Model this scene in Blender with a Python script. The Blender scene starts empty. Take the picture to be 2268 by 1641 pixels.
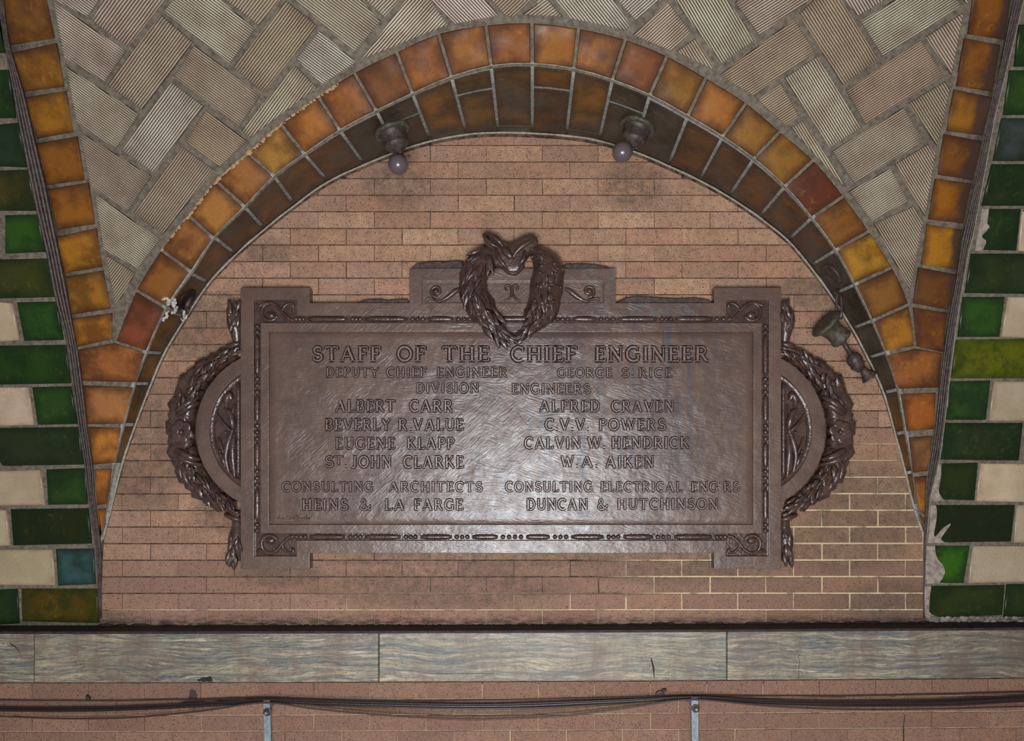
import bpy, bmesh, math, random
from mathutils import Vector, Matrix, noise
C = bpy.context.scene
COL = C.collection
R = random.Random(7)
# ------------------------------------------------------------------ camera / light / exposure
S = 0.0017; D = 2.8; PX, PY = 1179.0, 1040.0; ZC = 2.4      # metres per pixel on the wall plane, camera distance
cam = bpy.data.cameras.new('camera'); co = bpy.data.objects.new('camera', cam); COL.objects.link(co)
co.location = (0, -D, ZC); co.rotation_euler = (math.pi/2, 0, 0)
cam.sensor_fit = 'HORIZONTAL'; cam.sensor_width = 36.0
cam.lens = 36.0*(D/S)/2268.0
cam.shift_x = (1134-PX)/2268.0; cam.shift_y = (PY-820.5)/2268.0
C.camera = co
w = bpy.data.worlds.new('station_gloom'); C.world = w; w.use_nodes = True
w.node_tree.nodes['Background'].inputs[0].default_value = (0.75, 0.72, 0.78, 1)
w.node_tree.nodes['Background'].inputs[1].default_value = 0.18
def area(name, loc, target, sx, sy, power, col):
    l = bpy.data.lights.new(name, 'AREA'); l.shape = 'RECTANGLE'; l.size = sx; l.size_y = sy
    l.energy = power; l.color = col
    o = bpy.data.objects.new(name, l); COL.objects.link(o); o.location = loc
    o.rotation_euler = (Vector(target)-Vector(loc)).to_track_quat('-Z', 'Y').to_euler()
    return o
area('platform_light', (-0.08, -3.1, ZC-0.46), (0, 0, ZC+0.1), 1.0, 0.5, 72, (0.80, 0.90, 1.0))
area('fill_light_far', (0.2, -4.6, ZC-1.5), (0, 0, ZC+0.5), 2.2, 0.8, 84, (1.0, 0.90, 0.78))  # unseen fill added low behind the camera to even out the light
fl = bpy.data.lights.new('flash', 'POINT'); fl.energy = 33; fl.shadow_soft_size = 0.025; fl.color = (1, .93, .86)
fo = bpy.data.objects.new('flash', fl); COL.objects.link(fo); fo.location = (0.02, -D+0.05, ZC+0.10)
C.view_settings.view_transform = 'Standard'; C.view_settings.look = 'None'
C.view_settings.gamma = 1.0; C.view_settings.exposure = 0.05
C.view_settings.use_curve_mapping = False

# ------------------------------------------------------------------ helpers
def lin(c):
    return tuple(((v/255)/12.92 if v/255 <= .04045 else ((v/255+.055)/1.055)**2.4) for v in c)
def U(px, py, d=0.0):
    k = 1-d/D
    return Vector(((px-PX)*S*k, -d, ZC+(PY-py)*S*k))
def fd(v):                                   # how far the vault has leant forward at this height
    if v >= 1190: return 0.0
    return D*0.17*((1190-v)/1045.0)**1.55
def V(px, py, e=0.0): return U(px, py, fd(py)+e)
def vnorm(px, py):
    t = V(px, py-6)-V(px, py+6); n = t.cross(Vector((1, 0, 0)))
    if n.y > 0: n = -n
    return n.normalized()
WL = {}
def link(name, me, parent=None, mat=None, loc=None):
    """mesh given in world coordinates -> object with its origin at the mesh centre"""
    if me is not None:
        if loc is None:
            n = max(1, len(me.vertices)); c = Vector((0, 0, 0))
            for v_ in me.vertices: c += v_.co
            c /= n; me.transform(Matrix.Translation(-c)); loc = c
    o = bpy.data.objects.new(name, me); COL.objects.link(o)
    if me is not None and mat is not None and not me.materials:
        for m_ in (mat if isinstance(mat, (list, tuple)) else [mat]): me.materials.append(m_)
    p = Vector(loc) if loc is not None else Vector((0, 0, 0)); WL[o.name] = p
    if parent is not None:
        o.parent = parent; o.location = p-WL[parent.name]
    else: o.location = p
    return o
def inst(name, me, mat4, parent):
    """shared mesh placed by a world matrix"""
    o = bpy.data.objects.new(name, me); COL.objects.link(o); o.parent = parent
    WL[o.name] = mat4.translation.copy()
    o.matrix_local = Matrix.Translation(-WL[parent.name]) @ mat4
    return o
def thing(name, label, cat, loc, group=None):
    o = bpy.data.objects.new(name, None); COL.objects.link(o); o.location = loc; WL[o.name] = Vector(loc)
    o.empty_display_size = .05
    tag(o, label, cat, group); return o
def tag(o, label, cat, group=None, kind=None):
    o['label'] = label; o['category'] = cat
    if group: o['group'] = group
    if kind: o['kind'] = kind
def from_bm(name, bm, parent=None, mat=None, smooth=False, loc=None, recalc=True):
    if recalc: bmesh.ops.recalc_face_normals(bm, faces=bm.faces[:])
    me = bpy.data.meshes.new(name); bm.to_mesh(me); bm.free()
    if smooth:
        for p in me.polygons: p.use_smooth = True
    return link(name, me, parent, mat, loc)
def crom(pts, n=8):
    out = []
    P_ = [pts[0]]+list(pts)+[pts[-1]]
    for i in range(1, len(P_)-2):
        for k in range(n):
            out.append(cr4(P_[i-1], P_[i], P_[i+1], P_[i+2], k/n))
    out.append(pts[-1]); return out
def cr4(a, b, c, d_, t):
    r = []
    for A, B, Cc, Dd in zip(a, b, c, d_):
        r.append(.5*((2*B)+(-A+Cc)*t+(2*A-5*B+4*Cc-Dd)*t*t+(-A+3*B-3*Cc+Dd)*t*t*t))
    return tuple(r)
def crat(L, u):
    i = max(0, min(len(L)-2, int(math.floor(u)))); t = u-i
    g = lambda k: L[max(0, min(len(L)-1, k))]
    return cr4(g(i-1), g(i), g(i+1), g(i+2), t)
def inset2(pts, d):
    """inset of a 2D polygon (list of (x,y)) by d, any orientation"""
    n = len(pts); ar = sum(pts[i][0]*pts[(i+1) % n][1]-pts[(i+1) % n][0]*pts[i][1] for i in range(n))
    sg = 1 if ar > 0 else -1; out = []
    for i in range(n):
        p0, p1, p2 = Vector(pts[i-1][:2]), Vector(pts[i][:2]), Vector(pts[(i+1) % n][:2])
        e1 = (p1-p0); e2 = (p2-p1)
        if e1.length < 1e-9 or e2.length < 1e-9: out.append(tuple(p1)); continue
        e1.normalize(); e2.normalize()
        n1 = Vector((-e1.y, e1.x))*sg; n2 = Vector((-e2.y, e2.x))*sg
        b = n1+n2
        if b.length < 1e-6: b = n1
        b.normalize(); k = d/max(.35, b.dot(n1))
        out.append(tuple(p1+b*k))
    return out
CAMP = Vector((0, -D, ZC))
def prism(name, pts, thick, bev, mat, parent, color=None, udir=None, pillow=0.0, nrm=None):
    """a tile: pts (3D outline of its face) thickened backwards, edges eased; UVs: metres along/across + 0..1 over the face"""
    c = sum(pts, Vector())/len(pts)
    n = Vector((0, 0, 0))
    for i in range(len(pts)):
        n += (pts[i]-c).cross(pts[(i+1) % len(pts)]-c)
    n.normalize()
    if n.dot(CAMP-c) < 0: pts = pts[::-1]; n = -n
    if udir is None:
        L_ = [(pts[(i+1) % len(pts)]-pts[i]) for i in range(len(pts))]; udir = max(L_, key=lambda v: v.length)
    ux = (udir-n*udir.dot(n)).normalized(); uy = n.cross(ux)
    loc2 = [((p-c).dot(ux), (p-c).dot(uy)) for p in pts]; hz = [(p-c).dot(n) for p in pts]
    bm = bmesh.new(); rings = []
    def ring(p2, h): return [bm.verts.new(ux*a[0]+uy*a[1]+n*(z+h)) for a, z in zip(p2, hz)]
    rings.append(ring(loc2, -thick)); rings.append(ring(loc2, -bev))
    i1 = inset2(loc2, bev); rings.append(ring(i1, 0))
    if pillow: rings.append(ring(inset2(loc2, bev+pillow*5), pillow))
    m = len(pts)
    for a, b in zip(rings, rings[1:]):
        for i in range(m): bm.faces.new((a[i], a[(i+1) % m], b[(i+1) % m], b[i]))
    if m > 5:
        from mathutils.geometry import tessellate_polygon
        for tri in tessellate_polygon([[Vector((v_.co.dot(ux), v_.co.dot(uy), 0)) for v_ in rings[-1]]]):
            try:
                f = bm.faces.new([rings[-1][q] for q in tri]); f.normal_update()
                if f.normal.dot(n) < 0: f.normal_flip()
            except ValueError: pass
    else: bm.faces.new(rings[-1])
    xs = [a[0] for a in loc2]; ys = [a[1] for a in loc2]
    x0, x1, y0, y1 = min(xs), max(xs), min(ys), max(ys)
    u1 = bm.loops.layers.uv.new('metres'); u2 = bm.loops.layers.uv.new('face')
    for f in bm.faces:
        f.smooth = bool(pillow)
        for l in f.loops:
            a, b = l.vert.co.dot(ux), l.vert.co.dot(uy)
            l[u1].uv = (a, b); l[u2].uv = ((a-x0)/max(1e-6, x1-x0), (b-y0)/max(1e-6, y1-y0))
    bmesh.ops.triangulate(bm, faces=[f for f in bm.faces if len(f.verts) > 4])
    me = bpy.data.meshes.new(name); bm.to_mesh(me); bm.free()
    o = link(name, me, parent, mat, loc=c)
    if color: o.color = (*color, 1)
    return o
def tube(bm, pts, rad, seg=8, cap=True, flat=1.0, up=None):
    n = len(pts)
    if not isinstance(rad, (list, tuple)): rad = [rad]*n
    pts = [Vector(p) for p in pts]; rings = []; prev = None
    for i in range(n):
        t = (pts[min(n-1, i+1)]-pts[max(0, i-1)])
        if t.length < 1e-9: t = Vector((0, 0, 1))
        t.normalize()
        if prev is None:
            a = up or (Vector((0, 1, 0)) if abs(t.y) < .9 else Vector((1, 0, 0)))
            x = t.cross(a).normalized()
        else: x = (prev-t*prev.dot(t)).normalized()
        prev = x; y = t.cross(x)
        rings.append([bm.verts.new(pts[i]+(x*math.cos(q)+y*math.sin(q)*flat)*rad[i]) for q in [2*math.pi*k/seg for k in range(seg)]])
    for a, b in zip(rings, rings[1:]):
        for k in range(seg): bm.faces.new((a[k], a[(k+1) % seg], b[(k+1) % seg], b[k])).smooth = True
    if cap:
        bm.faces.new(rings[0][::-1]); bm.faces.new(rings[-1])
    return rings
def lathe(bm, p0, axis, prof, seg=24, wob=0):
    axis = Vector(axis).normalized(); a = Vector((0, 1, 0)) if abs(axis.y) < .9 else Vector((1, 0, 0))
    x = axis.cross(a).normalized(); y = axis.cross(x); rings = []
    for (h, r) in prof:
        rings.append([bm.verts.new(Vector(p0)+axis*h+(x*math.cos(q)+y*math.sin(q))*max(r, 1e-4)*(1+(wob if k % 2 else 0))) for k, q in enumerate([2*math.pi*k/seg for k in range(seg)])])
    for a_, b_ in zip(rings, rings[1:]):
        for k in range(seg): bm.faces.new((a_[k], a_[(k+1) % seg], b_[(k+1) % seg], b_[k])).smooth = True
    bm.faces.new(rings[0][::-1]); bm.faces.new(rings[-1])
def ball(bm, c, r, seg=12, sc=(1, 1, 1)):
    g = bmesh.ops.create_uvsphere(bm, u_segments=seg, v_segments=max(6, seg//2+2), radius=r)
    for v_ in g['verts']:
        v_.co = Vector((v_.co.x*sc[0], v_.co.y*sc[1], v_.co.z*sc[2]))+Vector(c)
        for f in v_.link_faces: f.smooth = True

# ------------------------------------------------------------------ materials
class NT:
    def __init__(s, name, rough=.6, spec=.5, metal=0.0):
        s.m = bpy.data.materials.new(name); s.m.use_nodes = True; s.t = s.m.node_tree; s.n = s.t.nodes
        s.b = s.n['Principled BSDF']; s.b.inputs['Roughness'].default_value = rough
        s.b.inputs['Specular IOR Level'].default_value = spec; s.b.inputs['Metallic'].default_value = metal
    def node(s, ty, **k):
        q = s.n.new(ty)
        for a, v_ in k.items():
            if a.startswith('i_'):
                key = a[2:].replace('_', ' ')
                q.inputs[key].default_value = v_
            else: setattr(q, a, v_)
        return q
    def l(s, a, b): s.t.links.new(a, b)
    def pos(s): return s.node('ShaderNodeNewGeometry').outputs['Position']
    def scaled(s, src, sc):
        q = s.node('ShaderNodeMapping'); q.inputs['Scale'].default_value = sc; s.l(src, q.inputs['Vector']); return q.outputs[0]
    def noise(s, src, scale, detail=4, rough=.55, dist=0.0):
        q = s.node('ShaderNodeTexNoise'); q.inputs['Scale'].default_value = scale; q.inputs['Detail'].default_value = detail
        q.inputs['Roughness'].default_value = rough; q.inputs['Distortion'].default_value = dist
        s.l(src, q.inputs['Vector']); return q.outputs['Fac']
    def ramp(s, src, stops, interp='LINEAR'):
        q = s.node('ShaderNodeValToRGB'); q.color_ramp.interpolation = interp; e = q.color_ramp.elements
        while len(e) > 1: e.remove(e[-1])
        first = True
        for p, c in stops:
            if not isinstance(c, (tuple, list)): c = (c, c, c)
            if first: el = e[0]; el.position = p; first = False
            else: el = e.new(p)
            el.color = (*c[:3], 1)
        s.l(src, q.inputs[0]); return q.outputs[0]
    def math(s, op, a, b=None, c=None, clamp=False):
        q = s.node('ShaderNodeMath', operation=op); q.use_clamp = clamp
        for i, v_ in enumerate((a, b, c)):
            if v_ is None: continue
            if isinstance(v_, (int, float)): q.inputs[i].default_value = v_
            else: s.l(v_, q.inputs[i])
        return q.outputs[0]
    def mix(s, f, a, b, mode='MIX'):
        q = s.node('ShaderNodeMix', data_type='RGBA', blend_type=mode)
        for i, v_ in ((0, f), (6, a), (7, b)):
            if isinstance(v_, (int, float)): q.inputs[i].default_value = v_
            elif isinstance(v_, (tuple, list)): q.inputs[i].default_value = (*v_[:3], 1)
            else: s.l(v_, q.inputs[i])
        return q.outputs[2]
    def bump(s, h, dist=.002, strength=1.0, chain=None):
        q = s.node('ShaderNodeBump'); q.inputs['Distance'].default_value = dist; q.inputs['Strength'].default_value = strength
        s.l(h, q.inputs['Height'])
        if chain is not None: s.l(chain, q.inputs['Normal'])
        s.l(q.outputs[0], s.b.inputs['Normal']); return q.outputs[0]
    def col(s, c): s.l(c, s.b.inputs['Base Color']) if not isinstance(c, tuple) else setattr(s.b.inputs['Base Color'], 'default_value', (*c, 1))
    def objcol(s): return s.node('ShaderNodeObjectInfo').outputs['Color']
    def objrand(s): return s.node('ShaderNodeObjectInfo').outputs['Random']
    def blob(s, p, cx, cy, rx, ry):
        """0..1 patch round a place on the wall (given in photograph pixels)"""
        c = U(cx, cy)
        q = s.node('ShaderNodeMapping'); q.inputs['Location'].default_value = (-c.x/(rx*S), 0, -c.z/(ry*S))
        q.inputs['Scale'].default_value = (1/(rx*S), 0, 1/(ry*S)); s.l(p, q.inputs['Vector'])
        L_ = s.node('ShaderNodeVectorMath', operation='LENGTH'); s.l(q.outputs[0], L_.inputs[0])
        return s.math('SUBTRACT', 1.0, L_.outputs['Value'], clamp=True)

def mat_brick():
    s = NT('speckled_salmon_brick', .85, .3); p = s.pos()
    base = s.mix(s.ramp(s.noise(p, 9, 3), [(.3, 0), (.7, 1)]), s.objcol(), lin((142, 108, 88)), 'MIX')
    base = s.mix(.5, base, s.objcol())
    base = s.mix(s.ramp(s.noise(p, 38, 5, .7), [(.40, .38), (.58, 0)]), base, lin((118, 90, 76)))
    fine = s.noise(p, 300, 3, .75)
    base = s.mix(s.ramp(fine, [(.36, .8), (.58, 0)]), base, lin((96, 74, 64)))
    base = s.mix(s.ramp(s.noise(p, 420, 2, .6), [(.58, 0), (.75, .5)]), base, lin((205, 165, 138)))
    vo = s.node('ShaderNodeTexVoronoi'); vo.inputs['Scale'].default_value = 125; s.l(p, vo.inputs['Vector'])
    spot = s.math('MULTIPLY', s.ramp(vo.outputs['Distance'], [(.20, 1), (.32, 0)]), s.ramp(s.noise(p, 80, 2), [(.46, 0), (.54, 1)]))
    base = s.mix(s.math('MULTIPLY', spot, .85), base, lin((52, 44, 46)))
    # soot and damp with places of their own
    n1 = s.noise(p, 26, 5, .7); n2 = s.noise(p, 150, 4, .7)
    blobs = [(1130, 1235, 560, 30), (980, 1300, 330, 60), (500, 690, 110, 50), (620, 1275, 130, 30), (450, 750, 120, 60), (1780, 650, 90, 40), (320, 1000, 110, 160),
             (880, 410, 90, 60), (1400, 410, 90, 60), (600, 560, 60, 40), (500, 1130, 90, 60), (1500, 1255, 300, 45), (1920, 1120, 160, 110), (1970, 1330, 150, 50), (1880, 1200, 160, 80), (240, 1370, 60, 20), (2000, 1385, 200, 22)]
    m = None
    for b in blobs:
        q = s.blob(p, *b); m = q if m is None else s.math('MAXIMUM', m, q)
    f = s.math('MULTIPLY', s.ramp(m, [(.0, 0), (.35, 1)]), s.ramp(n1, [(.35, .15), (.62, 1)]))
    f = s.math('MULTIPLY', f, s.ramp(n2, [(.36, .25), (.6, 1)]))
    base = s.mix(s.math('MULTIPLY', f, .8), base, lin((70, 64, 54)))
    sp_ = s.math('MAXIMUM', s.blob(p, 452, 1528, 14, 26), s.math('MAXIMUM', s.blob(p, 455, 1541, 42, 14), s.blob(p, 545, 1536, 60, 14)))
    sp_ = s.ramp(s.math('ADD', sp_, s.math('MULTIPLY', s.math('SUBTRACT', s.noise(p, 90, 3), .5), .5)), [(.22, 0), (.4, .85)])
    base = s.mix(sp_, base, lin((54, 42, 42)))
    # grime line just above the ledge
    g = s.node('ShaderNodeSeparateXYZ'); s.l(p, g.inputs[0])
    zl = U(0, 1385).z
    low = s.ramp(s.math('MULTIPLY', s.math('SUBTRACT', g.outputs[2], zl), 1/.05), [(.0, 1), (.25, .75), (1, 0)])
    low = s.math('MULTIPLY', low, s.ramp(s.noise(s.scaled(p, (12, 12, 60)), 1.6, 5, .7), [(.42, 0), (.58, 1)]))
    above = s.math('GREATER_THAN', g.outputs[2], zl-.01)
    base = s.mix(s.math('MULTIPLY', low, above), base, lin((42, 32, 30)))
    s.col(base); s.bump(s.noise(p, 260, 3), .0012, .5); return s.m
def mat_mortar(name, c1, c2, scale=60):
    s = NT(name, .9, .2); p = s.pos()
    b = s.mix(s.ramp(s.noise(p, scale, 5, .7), [(.35, 0), (.65, 1)]), lin(c1), lin(c2))
    s.col(b); s.bump(s.noise(p, 180, 4, .7), .003, .6); return s.m
def mat_brick_mortar():
    s = NT('brick_mortar', .9, .2); p = s.pos()
    d1 = s.mix(s.ramp(s.noise(p, 30, 5, .7), [(.4, 0), (.6, 1)]), lin((58, 44, 38)), lin((112, 88, 70)))  # shadow line under each brick course is put into the dark mortar colour
    g = s.node('ShaderNodeSeparateXYZ'); s.l(p, g.inputs[0])
    # fresher cream joints low on the right
    m = s.math('MAXIMUM', s.blob(p, 1900, 1240, 620, 210), s.blob(p, 1000, 1352, 900, 45))
    m = s.math('MAXIMUM', m, s.math('LESS_THAN', g.outputs[2], U(0, 1500).z))
    m = s.math('MAXIMUM', m, s.blob(p, 1960, 1060, 130, 110))
    f = s.math('MULTIPLY', s.ramp(m, [(.05, 0), (.3, 1)]), s.ramp(s.noise(p, 14, 5, .7), [(.36, .3), (.5, 1)]))
    s.col(s.mix(f, d1, lin((196, 176, 142)))); s.bump(s.noise(p, 200, 3), .002, .5); return s.m
def mat_glaze(name, dark, light, rough=.28, mott=9, edgew=.85, spec=.22):
    s = NT(name, rough, spec); p = s.pos(); oc = s.objcol(); r = s.objrand()
    off = s.node('ShaderNodeVectorMath', operation='ADD'); s.l(p, off.inputs[0])
    cb = s.node('ShaderNodeCombineXYZ'); s.l(s.math('MULTIPLY', r, 17), cb.inputs[0]); s.l(cb.outputs[0], off.inputs[1]); q = off.outputs[0]
    b = s.mix(s.ramp(s.noise(q, mott, 4, .6), [(.38, .6), (.55, 0)]), oc, dark)
    sp = s.math('MULTIPLY', s.ramp(s.noise(q, 55, 3, .6), [(.54, 0), (.78, .32)]), s.ramp(s.noise(q, 7, 2), [(.42, 0), (.6, 1)]))
    b = s.mix(sp, b, light)
    uv = s.node('ShaderNodeUVMap', uv_map='face'); g = s.node('ShaderNodeSeparateXYZ'); s.l(uv.outputs[0], g.inputs[0])
    ex = s.math('ABSOLUTE', s.math('SUBTRACT', g.outputs[0], .5)); ey = s.math('ABSOLUTE', s.math('SUBTRACT', g.outputs[1], .5))
    e = s.math('ADD', s.math('MAXIMUM', ex, ey), s.math('MULTIPLY', s.math('SUBTRACT', s.noise(q, 22, 3), .5), .2))
    b = s.mix(s.math('MULTIPLY', s.ramp(e, [(.28, 0), (.5, 1)]), edgew), b, dark)
    b = s.mix(s.ramp(s.noise(q, 300, 2), [(.3, .25), (.6, 0)]), b, dark)
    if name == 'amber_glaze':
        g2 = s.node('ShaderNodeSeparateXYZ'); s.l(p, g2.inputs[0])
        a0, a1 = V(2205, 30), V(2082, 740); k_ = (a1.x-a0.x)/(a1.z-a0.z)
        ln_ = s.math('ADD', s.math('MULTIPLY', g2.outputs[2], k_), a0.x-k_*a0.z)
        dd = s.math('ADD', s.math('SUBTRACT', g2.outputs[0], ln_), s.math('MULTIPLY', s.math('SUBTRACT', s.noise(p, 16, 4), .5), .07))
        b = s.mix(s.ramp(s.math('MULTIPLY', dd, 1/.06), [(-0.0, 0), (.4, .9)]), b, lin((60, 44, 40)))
    s.col(b); s.bump(s.noise(q, 14, 3), .004, .35); s.l(s.ramp(s.noise(q, 12, 4), [(.3, rough*.7), (.7, min(1, rough*1.6))]), s.b.inputs['Roughness']); return s.m
def mat_soffit():
    s = NT('soffit_brown_glaze', .35, .5); p = s.pos(); oc = s.objcol()
    b = s.mix(s.ramp(s.noise(p, 8, 4, .6), [(.35, .8), (.6, 0)]), oc, lin((40, 28, 20)))
    uv = s.node('ShaderNodeUVMap', uv_map='metres')
    fu = s.node('ShaderNodeUVMap', uv_map='face'); fg = s.node('ShaderNodeSeparateXYZ'); s.l(fu.outputs[0], fg.inputs[0])
    e = s.math('MAXIMUM', s.math('ABSOLUTE', s.math('SUBTRACT', fg.outputs[0], .5)), s.math('ABSOLUTE', s.math('SUBTRACT', fg.outputs[1], .5)))
    e = s.math('ADD', e, s.math('MULTIPLY', s.math('SUBTRACT', s.noise(p, 20, 3), .5), .25))
    b = s.mix(s.ramp(e, [(.3, 0), (.5, .8)]), b, lin((44, 34, 28)))
    scr = s.noise(s.scaled(uv.outputs[0], (40, 9, 1)), 2.2, 6, .75)
    b = s.mix(s.ramp(scr, [(.56, 0), (.72, .7)]), b, lin((108, 106, 98)))
    b = s.mix(s.ramp(s.noise(p, 5, 4, .6), [(.5, 0), (.7, .75)]), b, lin((62, 66, 62)))
    b = s.mix(s.ramp(s.noise(p, 190, 4, .7), [(.6, 0), (.72, .4)]), b, lin((130, 125, 112)))
    s.col(b); s.bump(s.noise(p, 30, 3), .003, .35); return s.m
def mat_ribbed():
    s = NT('combed_buff_tile', .75, .3); p = s.pos(); oc = s.objcol()
    uv = s.node('ShaderNodeUVMap', uv_map='metres'); g = s.node('ShaderNodeSeparateXYZ'); s.l(uv.outputs[0], g.inputs[0])
    wob = s.math('MULTIPLY', s.noise(s.scaled(uv.outputs[0], (1, 1, 1)), 9, 3), .004)
    ph = s.math('MULTIPLY', s.math('ADD', g.outputs[1], wob), 2*math.pi/.0073)
    h = s.math('ADD', s.math('MULTIPLY', s.math('SINE', ph), .5), .5)
    stripe = s.ramp(h, [(.25, 0), (.62, 1)])
    big = s.noise(p, 11, 4, .6)
    top = s.mix(s.ramp(big, [(.3, .7), (.65, 0)]), oc, lin((150, 124, 96)))
    top = s.mix(s.ramp(s.noise(p, 90, 4, .7), [(.55, 0), (.75, .5)]), top, lin((212, 203, 190)))
    gr = s.mix(s.ramp(big, [(.3, 0), (.7, 1)]), lin((62, 51, 48)), lin((92, 80, 67)))
    b = s.mix(stripe, gr, top)
    fu = s.node('ShaderNodeUVMap', uv_map='face'); fg = s.node('ShaderNodeSeparateXYZ'); s.l(fu.outputs[0], fg.inputs[0])
    ex = s.math('ABSOLUTE', s.math('SUBTRACT', fg.outputs[0], .5)); e = s.math('ADD', ex, s.math('MULTIPLY', s.noise(p, 18, 3), .22))
    b = s.mix(s.ramp(e, [(.48, 0), (.66, .55)]), b, lin((70, 58, 52)))
    sm = s.math('MULTIPLY', s.math('MAXIMUM', s.blob(p, 1570, 70, 90, 150), s.blob(p, 740, 150, 60, 60)), s.ramp(s.noise(p, 40, 5, .7), [(.4, 0), (.6, 1)]))
    b = s.mix(sm, b, lin((52, 50, 48)))
    s.col(b); c = s.bump(h, .0022, .8); s.bump(s.noise(p, 300, 3), .0012, .5, c); return s.m
def mat_cream():
    s = NT('cream_glaze', .3, .5); p = s.pos(); oc = s.objcol()
    b = s.mix(s.ramp(s.noise(p, 10, 4), [(.35, .5), (.6, 0)]), oc, lin((150, 132, 105)))
    vo = s.node('ShaderNodeTexVoronoi', feature='DISTANCE_TO_EDGE'); vo.inputs['Scale'].default_value = 70; s.l(p, vo.inputs['Vector'])
    b = s.mix(s.math('MULTIPLY', s.ramp(vo.outputs['Distance'], [(.0, 1), (.05, 0)]), s.ramp(s.noise(p, 6, 2), [(.45, 0), (.6, .5)])), b, lin((120, 105, 85)))
    uv = s.node('ShaderNodeUVMap', uv_map='face'); g = s.node('ShaderNodeSeparateXYZ'); s.l(uv.outputs[0], g.inputs[0])
    ex = s.math('ABSOLUTE', s.math('SUBTRACT', g.outputs[0], .5)); ey = s.math('ABSOLUTE', s.math('SUBTRACT', g.outputs[1], .5))
    e = s.math('ADD', s.math('MAXIMUM', ex, ey), s.math('MULTIPLY', s.math('SUBTRACT', s.noise(p, 30, 4), .5), .16))
    b = s.mix(s.ramp(e, [(.42, 0), (.52, .55)]), b, lin((120, 92, 66)))
    b = s.mix(s.ramp(s.noise(p, 260, 2), [(.3, .3), (.5, 0)]), b, lin((130, 115, 95)))
    s.col(b); s.bump(s.noise(p, 30, 3), .002, .3); return s.m
def mat_marble():
    s = NT('grey_veined_marble', .45, .4); p = s.pos()
    warp = s.noise(s.scaled(p, (1.4, 1, 4)), 1.5, 3)
    cb = s.node('ShaderNodeCombineXYZ'); s.l(s.math('MULTIPLY', warp, .09), cb.inputs[2])
    cb2 = s.math('MULTIPLY', s.objrand(), 9); s.l(cb2, cb.inputs[0])
    ad = s.node('ShaderNodeVectorMath', operation='ADD'); s.l(p, ad.inputs[0]); s.l(cb.outputs[0], ad.inputs[1]); q = ad.outputs[0]
    v1 = s.noise(s.scaled(q, (1.5, 1, 38)), 1.7, 6, .72)
    v2 = s.noise(s.scaled(q, (4.5, 1, 40)), 2.6, 7, .75, .8)
    base = s.mix(s.ramp(v1, [(.36, 0), (.6, 1)]), lin((172, 156, 128)), lin((100, 104, 103)))
    base = s.mix(s.ramp(v2, [(.49, 0), (.53, .95), (.57, 0)]), base, lin((60, 62, 62)))
    base = s.mix(s.ramp(s.noise(s.scaled(q, (4, 1, 55)), 1.8, 5, .7), [(.56, 0), (.7, .8)]), base, lin((200, 186, 160)))
    st = s.noise(s.scaled(p, (6, 1, 2.4)), 1.6, 6, .7)
    base = s.mix(s.ramp(st, [(.45, 0), (.68, .85)]), base, lin((104, 84, 72)))
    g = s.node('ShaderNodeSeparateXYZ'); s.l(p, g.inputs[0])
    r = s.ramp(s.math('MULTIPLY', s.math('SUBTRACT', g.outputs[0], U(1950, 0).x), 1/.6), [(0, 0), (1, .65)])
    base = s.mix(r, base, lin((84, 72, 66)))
    s.col(base); s.bump(s.noise(p, 90, 4), .001, .4); return s.m
def mat_bronze():
    s = NT('brown_painted_bronze', .36, .7); p = s.pos()
    b = s.mix(s.ramp(s.noise(p, 5, 5, .6), [(.35, 0), (.65, 1)]), lin((82, 63, 56)), lin((100, 78, 67)))
    n = s.noise(s.scaled(p, (30, 1, 2.2)), 1.0, 4, .6)
    run = s.math('MULTIPLY', s.ramp(n, [(.545, 0), (.585, 1)]), s.math('MAXIMUM', s.blob(p, 1420, 830, 260, 420), s.blob(p, 1200, 1000, 300, 300)))
    b = s.mix(s.math('MULTIPLY', run, .8), b, lin((62, 64, 74)))
    grn = s.math('MULTIPLY', s.ramp(s.noise(p, 22, 4, .7), [(.52, 0), (.66, .55)]), s.math('MAXIMUM', s.math('MAXIMUM', s.blob(p, 1330, 620, 120, 80), s.blob(p, 545, 1095, 50, 60)), s.blob(p, 1480, 690, 160, 40)))
    b = s.mix(grn, b, lin((100, 120, 110)))
    b = s.mix(s.math('MULTIPLY', s.ramp(s.noise(p, 170, 3, .7), [(.6, 0), (.72, .5)]), s.blob(p, 1180, 1160, 420, 140)), b, lin((150, 156, 165)))  # bluish highlight low on the plaque, put into the colour as pale specks
    s.col(b)
    h1 = s.noise(s.scaled(p, (22, 1, 190)), 1.0, 2, .5, .5); 
    vr = s.node('ShaderNodeVectorRotate', rotation_type='Y_AXIS'); s.l(p, vr.inputs['Vector']); vr.inputs['Angle'].default_value = .75
    h2 = s.noise(s.scaled(vr.outputs[0], (22, 1, 190)), 1.0, 2, .5, .5)
    vr2 = s.node('ShaderNodeVectorRotate', rotation_type='Y_AXIS'); s.l(p, vr2.inputs['Vector']); vr2.inputs['Angle'].default_value = -.35
    h3 = s.noise(s.scaled(vr2.outputs[0], (22, 1, 190)), 1.0, 2, .5, .5)
    mk = s.ramp(s.noise(p, 6, 2), [(.47, 0), (.53, 1)]); mk2 = s.ramp(s.noise(s.scaled(p, (1, 1, 1.3)), 7.7, 2), [(.5, 0), (.56, 1)])
    hatch = s.mix(mk2, s.mix(mk, h1, h2), h3)
    lump = s.noise(p, 16, 3)
    c = s.bump(hatch, .0022, .55); s.bump(lump, .008, .5, c)
    s.l(s.ramp(s.noise(p, 30, 4), [(.3, .30), (.7, .42)]), s.b.inputs['Roughness']); return s.m
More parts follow.
